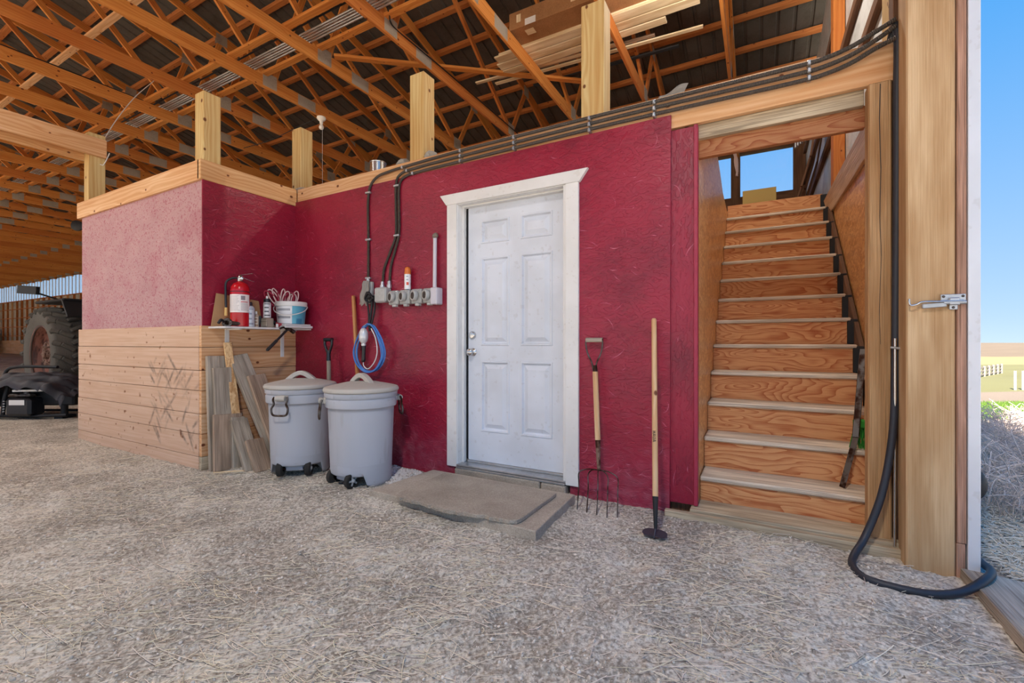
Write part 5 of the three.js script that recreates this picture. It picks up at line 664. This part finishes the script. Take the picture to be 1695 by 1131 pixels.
// ---------------------------------------------------------------- loft things seen up the stairs
{
  tag(part('yellow_sheet', M.yellowSheet, null, (m) => m.box(-0.22, 0.24, 2.65, 3.46, 8.0, 8.03)), 'dull yellow sheet standing on the loft below the light strip', 'sheet');
  const bent = ['outermost bent brown board leaning against the gable in the loft', 'middle bent brown board leaning against the gable in the loft', 'innermost bent brown board leaning against the gable in the loft'];
  bent.forEach((lab, k) => tag(part('bent_board', M.darkWood, null, (m) => { const p = [[0.36, 2.66], [0.5, 3.12], [0.6, 3.5], [0.66, 3.9], [0.67, 4.35]]; for (let i = 0; i < 4; i++) m.stick(P(p[i][0] + 0.05 * k, p[i][1], 7.1 + 0.12 * k), P(p[i + 1][0] + 0.05 * k, p[i + 1][1], 7.14 + 0.12 * k), 0.15, 0.022, new THREE.Vector3(1, 0.3, 0), 0.001); }), lab, 'board'));
  tag(part('metal_sheets', M.galv, null, (m) => { for (let k = 0; k < 7; k++) m.box(0.44 + 0.028 * k, 0.455 + 0.028 * k, 3.75 + 0.02 * k, 4.82, 7.3, 7.36, 0.002); }), 'narrow silver ribbed sheets hanging beside the light strip', 'sheet');
  tag(part('twine_bundle', M.rope, null, (m) => { for (let k = 0; k < 9; k++) m.tube([P(-0.42 + 0.1 * (hash(k, 1, 3) - 0.5), 5.0, 10.28), P(-0.4 + 0.06 * (hash(k, 2, 3) - 0.5), 4.75, 10.24), P(-0.39 + 0.08 * (hash(k, 3, 3) - 0.5), 4.45 + 0.1 * hash(k, 4, 3), 10.25)], 0.012, 12, 5); }), 'bundle of pale twine hanging on the post of the light strip', 'twine');
}

// ---------------------------------------------------------------- far left: tractor, covered engine, bale
{
  const C = [-11.37, 0.84, 3.2], t = thing('tractor', 'old tractor with a huge lugged rear tyre parked behind the alcove', 'tractor', C[0], 0, C[2]), o = P(...C), ax = new THREE.Vector3(0, 0, 1);
  part('tyre', M.tire, t, (m) => m.lathe([[0.5, 0.2], [0.56, 0.23], [0.68, 0.25], [0.77, 0.235], [0.8, 0.2], [0.81, 0.1], [0.815, 0], [0.81, -0.1], [0.8, -0.2], [0.77, -0.235], [0.68, -0.25], [0.56, -0.23], [0.5, -0.2]], o, ax, 64));
  for (let k = 0; k < 44; k++) { const s = k % 2 ? 1 : -1, a = k / 44 * 6.2832; const q = (ang, r, z) => new THREE.Vector3(o.x + Math.cos(ang) * r, o.y + Math.sin(ang) * r, o.z + z); part('tread_lug', M.tire, t, (m) => { const n = new THREE.Vector3(Math.cos(a), Math.sin(a), 0); m.stick(q(a - 0.05, 0.822, -s * 0.02), q(a + 0.09, 0.812, s * 0.16), 0.07, 0.1, n, 0.016); m.stick(q(a + 0.08, 0.815, s * 0.145), q(a + 0.15, 0.765, s * 0.262), 0.075, 0.09, n, 0.016); }); }
  part('rim', M.rim, t, (m) => m.lathe([[0.51, 0.21], [0.53, 0.215], [0.53, 0.19], [0.49, 0.17], [0.47, 0.09], [0.44, 0.04], [0.3, 0.03], [0.28, 0.05], [0.2, 0.1], [0.18, 0.1], [0, 0.1]], o, ax, 48));
  part('hub_ring', M.rusty, t, (m) => m.lathe([[0.24, 0.085], [0.235, 0.125], [0.15, 0.13], [0.14, 0.1]], o, ax, 36));
  part('wheel_hub', M.rusty, t, (m) => { m.lathe([[0.08, 0.1], [0.075, 0.17], [0.05, 0.18], [0, 0.18]], o, ax, 24); });
  for (let k = 0; k < 8; k++) part('wheel_bolt', M.rusty, t, (m) => m.lathe([[0.018, 0.12], [0.016, 0.15], [0, 0.15]], o.clone().add(new THREE.Vector3(Math.cos(k * 0.7854) * 0.195, Math.sin(k * 0.7854) * 0.195, 0)), ax, 8));
  part('fender', M.black, t, (m) => { m.box(-11.9, -10.55, 1.78, 1.83, 3.05, 3.6, 0.02); m.stick(P(-10.6, 1.8, 3.3), P(-10.35, 1.5, 3.3), 0.5, 0.04); }); part('axle', M.darkSteel, t, (m) => m.rod(P(C[0], 0.84, 3.2), P(C[0], 0.84, 4.6), 0.11)); part('chassis', M.darkSteel, t, (m) => m.box(-11.7, -8.0, 0.7, 1.25, 3.75, 4.25, 0.06)); part('hood', std(0x8a2a22, { roughness: 0.5 }), t, (m) => m.box(-10.1, -7.9, 1.25, 1.85, 3.72, 4.28, 0.1));
  part('cab_post', M.metalWhite, t, (m) => { m.stick(P(-10.7, 1.8, 3.6), P(-10.7, 2.95, 3.75), 0.07, 0.07, new THREE.Vector3(0, 0, 1)); m.stick(P(-11.2, 1.4, 4.3), P(-11.2, 2.95, 4.3), 0.07, 0.07, new THREE.Vector3(0, 0, 1)); }); part('cab_roof', M.metalWhite, t, (m) => m.box(-11.4, -10.3, 2.93, 3.05, 3.7, 4.7, 0.04));
  const fl = part('work_lamp', M.black, t, (m) => { m.lathe([[0, -0.05], [0.06, -0.04], [0.09, 0.02], [0.09, 0.05], [0, 0.055]], P(-10.35, 3.08, 3.2), new THREE.Vector3(0.6, 0, 0.8), 20); m.rod(P(-10.4, 3.08, 3.3), P(-10.75, 2.98, 3.6), 0.018); }); void fl;
  part('mirror', M.black, t, (m) => { m.stick(P(-11.35, 1.99, 2.72), P(-10.98, 1.96, 2.86), 0.06, 0.14); m.rod(P(-11.1, 1.95, 2.82), P(-11.0, 1.8, 3.2), 0.015); });
  part('front_wheel', M.tire, t, (m) => m.lathe([[0.22, 0.09], [0.36, 0.1], [0.4, 0.07], [0.41, 0], [0.4, -0.07], [0.36, -0.1], [0.22, -0.09], [0, -0.05], [0, 0.05], [0.22, 0.09]], P(-8.4, 0.41, 3.35), ax, 36));
  // covered engine on a wheeled frame; local axes, turned to face the opening
  const c = thing('covered_machine', 'wheeled engine machine half hidden under a black cover before the big tyre', 'machine', -8.98, 0, 2.36, null, true, 28.8 * Math.PI / 180), V = (x, y, z) => new THREE.Vector3(x, y, z);
  part('cover', M.tarp, c, (m) => {
    const nx = 60, ny = 36, pos = [], uv = [], idx = [];
    for (let j = 0; j <= ny; j++) for (let i = 0; i <= nx; i++) {
      const a = i / nx * 2 - 1, b = j / ny * 2 - 1, ex = Math.sign(a) * Math.pow(Math.abs(a), 0.8), top = 0.62 - 0.1 * Math.abs(a - 0.1) ** 2 - 0.06 * a, drop = 0.34 * Math.pow(Math.abs(b), 3) + (a < -0.5 ? 0.42 * Math.pow((-a - 0.5) / 0.5, 1.6) : 0) + (a > 0.6 ? 0.12 * ((a - 0.6) / 0.4) : 0);
      const hem = b > 0.5 ? 0.17 * smooth(0.5, 1, b) * smooth(-0.75, -0.2, a) : 0, f = (fbm(a * 5 + b * 2.5, b * 2.5 - a, 77, 0, 0, 3) - 0.5) * 0.12 + 0.018 * Math.sin(a * 18 + b * 4) * smooth(0.1, 0.9, Math.abs(b));
      pos.push(0.68 * ex, Math.max(0.13, top - drop + f + hem), 0.36 * b + 0.03 * Math.sin(a * 14) * Math.abs(b)); uv.push(a, b); if (i < nx && j < ny) { const k = j * (nx + 1) + i; idx.push(k, k + nx + 1, k + 1, k + 1, k + nx + 1, k + nx + 2); }
    }
    const g = new THREE.BufferGeometry(); g.setAttribute('position', new THREE.Float32BufferAttribute(pos, 3)); g.setAttribute('uv', new THREE.Float32BufferAttribute(uv, 2)); g.setIndex(idx); g.computeVertexNormals(); m.add(g);
  });
  part('frame', M.black, c, (m) => { m.tube([V(-0.56, 0.06, 0.22), V(-0.3, 0.05, 0.24), V(0.2, 0.05, 0.24), V(0.6, 0.06, 0.22)], 0.02, 30, 8); m.tube([V(-0.25, 0.05, 0.25), V(-0.22, 0.3, 0.25), V(-0.2, 0.5, 0.22)], 0.024, 16, 8); m.tube([V(-0.56, 0.06, -0.22), V(0.6, 0.06, -0.22)], 0.02, 10, 8); m.tube([V(0.45, 0.0, 0.1), V(0.45, 0.35, 0.1)], 0.04, 6, 8); m.stick(V(0.4, 0.02, 0.1), V(0.52, 0.02, 0.1), 0.2, 0.04); m.box(0.0, 0.62, 0.18, 0.4, -0.15, 0.12, 0.02); });
  part('handle_bar', M.black, c, (m) => m.tube([V(-0.52, 0.1, -0.1), V(-0.62, 0.25, -0.1), V(-0.66, 0.5, -0.12), V(-0.62, 0.66, -0.14), V(-0.5, 0.7, -0.15), V(0.1, 0.7, -0.15)], 0.022, 50, 10));
  part('engine_block', M.blackGloss, c, (m) => { m.box(-0.16, 0.2, 0.06, 0.3, -0.3, -0.1, 0.03); m.g[m.g.length - 1].translate(0, 0, 0); }); part('muffler', M.darkSteel, c, (m) => { m.stick(V(-0.14, 0.33, 0.24), V(0.16, 0.34, 0.24), 0.12, 0.05, undefined, 0.02); m.lathe([[0.03, 0], [0.035, 0.06], [0, 0.065]], V(0.1, 0.34, 0.26), null, 16); });
  part('engine_cowl', M.blackGloss, c, (m) => m.stick(V(-0.14, 0.18, 0.27), V(0.2, 0.18, 0.27), 0.12, 0.24, undefined, 0.03)); for (let k = 0; k < 5; k++) part('cooling_fin', M.galv, c, (m) => m.stick(V(-0.2 + 0.006 * k, 0.11 + 0.035 * k, 0.29), V(-0.145, 0.125 + 0.035 * k, 0.33), 0.02, 0.012)); part('rating_label', M.lampWhite, c, (m) => m.stick(V(-0.07, 0.245, 0.335), V(0.14, 0.245, 0.335), 0.004, 0.07)); part('side_rail', M.galv, c, (m) => m.stick(V(-0.05, 0.4, 0.3), V(0.5, 0.41, 0.26), 0.03, 0.03));
  for (const z of [0.3, -0.3]) part('wheel', M.greyPlastic, c, (m) => m.lathe([[0.03, -0.03], [0.085, -0.03], [0.095, -0.02], [0.095, 0.02], [0.085, 0.03], [0.06, 0.03], [0.05, 0.01], [0.02, 0.012], [0, 0.02]], V(-0.4, 0.095, z), V(-0.5, 0, z > 0 ? 1 : -1), 28));
  const b = thing('hay_bale', 'round hay bale lying against the far plank wall', 'bale', -47, 0.3, 9.4); part('bale', M.hay, b, (m) => m.lathe([[0, -0.6], [0.75, -0.6], [0.85, -0.52], [0.87, 0], [0.85, 0.52], [0.75, 0.6], [0, 0.6]], P(-47, 1.1, 9.3), new THREE.Vector3(0.5, 0, 1), 36)); part('twine', M.straw, b, (m) => { for (const y of [-0.3, 0, 0.3]) m.lathe([[0.872, y - 0.01], [0.88, y], [0.872, y + 0.01]], P(-47, 1.1, 9.3), new THREE.Vector3(0.5, 0, 1), 36); });
}
// ---------------------------------------------------------------- outside the opening
{
  const S = Math.sin(28.8 * Math.PI / 180), C = Math.cos(28.8 * Math.PI / 180), at = (x, y, z) => P(x * C - z * S, y, x * S + z * C);
  const fenceWood = std(0x80766c, { roughness: 0.9 }), f = thing('rail_fence', 'grey board rail fence running away over the pale meadow', 'fence', 22, -3, 70), A = at(54.2, 0, 52), B = at(64.4, 0, 59), n = 5;
  for (let k = 0; k <= n; k++) { const p = A.clone().lerp(B, k / n); part('fence_post', fenceWood, f, (m) => m.stick(p.clone().setY(-3.15), p.clone().setY(-1.75), 0.2, 0.2, new THREE.Vector3(1, 0, 0))); }
  for (let k = 0; k < n; k++) for (const y of [-2.75, -2.35, -1.95]) { const a = A.clone().lerp(B, k / n).setY(y), b = A.clone().lerp(B, (k + 1) / n).setY(y); part('rail', fenceWood, f, (m) => m.stick(a, b, 0.05, 0.17)); }
  for (const [x, lab] of [[11.28, 'left of two thin pale stakes standing in the meadow'], [11.46, 'right of two thin pale stakes standing in the meadow']]) { const t = thing('marker_stake', lab, 'stake', 0, 0, 0, 'marker stakes in the meadow'), p = at(x, 0, 10.05); part('stake', M.metalWhite, t, (m) => m.stick(p.clone().setY(-0.1), p.clone().setY(0.42), 0.035, 0.035, new THREE.Vector3(1, 0, 0))); }
  const tr = thing('old_tyre', 'black tyre lying among the dry weeds behind the white trim', 'tyre', 1.1, 0, 4.0), tp = at(2.7, 0.22, 2.72 + 0.0); part('tyre', M.black, tr, (m) => m.lathe([[0.06, 0.05], [0.09, 0.06], [0.12, 0.05], [0.13, 0], [0.12, -0.05], [0.09, -0.06], [0.06, -0.05], [0.06, 0.05]], tp, new THREE.Vector3(-0.6, 0.4, 0.7), 32)); part('hub', M.darkSteel, tr, (m) => m.lathe([[0, -0.02], [0.06, -0.03], [0.06, 0.03], [0, 0.02]], tp, new THREE.Vector3(-0.6, 0.4, 0.7), 20)); part('stand', M.darkSteel, tr, (m) => m.rod(tp, tp.clone().setY(-0.02), 0.02));
  tag(part('blue_rag', std(0x5a7fae, { roughness: 0.8 }), null, (m) => { const p = at(2.13, 0.02, 1.88); lump(m, p.x, 0.012, -p.z, 0.09, 0.022, 0.05, 31); }), 'crumpled blue rag on the ground outside the threshold board', 'rag');
}

// ---------------------------------------------------------------- added fill lamps, out of view: round fittings hung from the chords
const FILL_LAMP = 34;
function fillLamp(u, v, label, power = 1) {
  const t = thing('added_fill_lamp', label, 'lamp', u, 4.3, v, null);
  part('housing', M.galv, t, (m) => m.lathe([[0, 0.16], [0.05, 0.16], [0.06, 0.13], [0.1, 0.12], [0.15, 0.06], [0.17, 0.02], [0.17, 0], [0.155, 0], [0.15, 0.012], [0, 0.012]], P(u, 4.3, v)));
  part('diffuser', new THREE.MeshStandardMaterial({ color: 0xffffff, emissive: 0xfff2df, emissiveIntensity: 3, roughness: 0.5 }), t, (m) => m.lathe([[0.15, 0.006], [0, 0.006]], P(u, 4.3, v)));
  part('hanger', M.darkSteel, t, (m) => m.tube([P(u, 4.45, v), P(u, RH + 0.02, v)], 0.006, 2, 6));
  const l = new THREE.SpotLight(new THREE.Color(1, 0.955, 0.9), FILL_LAMP * power, 0, 1.35, 0.5, 2); l.position.copy(P(u, 4.29, v)); l.target.position.copy(P(u, 0, v)); l.castShadow = true; l.shadow.radius = 8; scene.add(l, l.target);
}
fillLamp(-0.365, -0.9, 'added fill lamp hung over the drive bay nearest the opening', 1.3); fillLamp(-5.245, -0.7, 'second added fill lamp from the opening', 0.6); fillLamp(-8.905, -0.7, 'third added fill lamp from the opening'); fillLamp(-13.785, 0.2, 'fourth added fill lamp from the opening'); fillLamp(-20, 0.2, 'farthest added fill lamp down the barn');
{ // added fill bulb above the stairs, unseen, under the chord of the second truss
  const u = -0.365, v = 4.5, t = thing('bare_bulb', 'added lit fill bulb under a truss chord above the stairs', 'bulb', u, 4.66, v), o = P(u, 4.66, v);
  part('lampholder', M.porcelain, t, (m) => m.lathe([[0.07, 0.2], [0.072, 0.175], [0.055, 0.15], [0.03, 0.135], [0.026, 0.09], [0, 0.09]], o, null, 28)); part('bulb', new THREE.MeshStandardMaterial({ color: 0xffffff, emissive: 0xffe2bd, emissiveIntensity: 4 }), t, (m) => m.lathe([[0.016, 0.095], [0.018, 0.08], [0.036, 0.05], [0.04, 0.03], [0.034, 0.008], [0.018, -0.006], [0, -0.01]], o, null, 28));
  const l = new THREE.PointLight(new THREE.Color(1, 0.93, 0.82), 7, 0, 2); l.position.copy(P(u, 4.62, v)); l.castShadow = true; l.shadow.radius = 2; scene.add(l);
}
renderer.render(scene, camera);
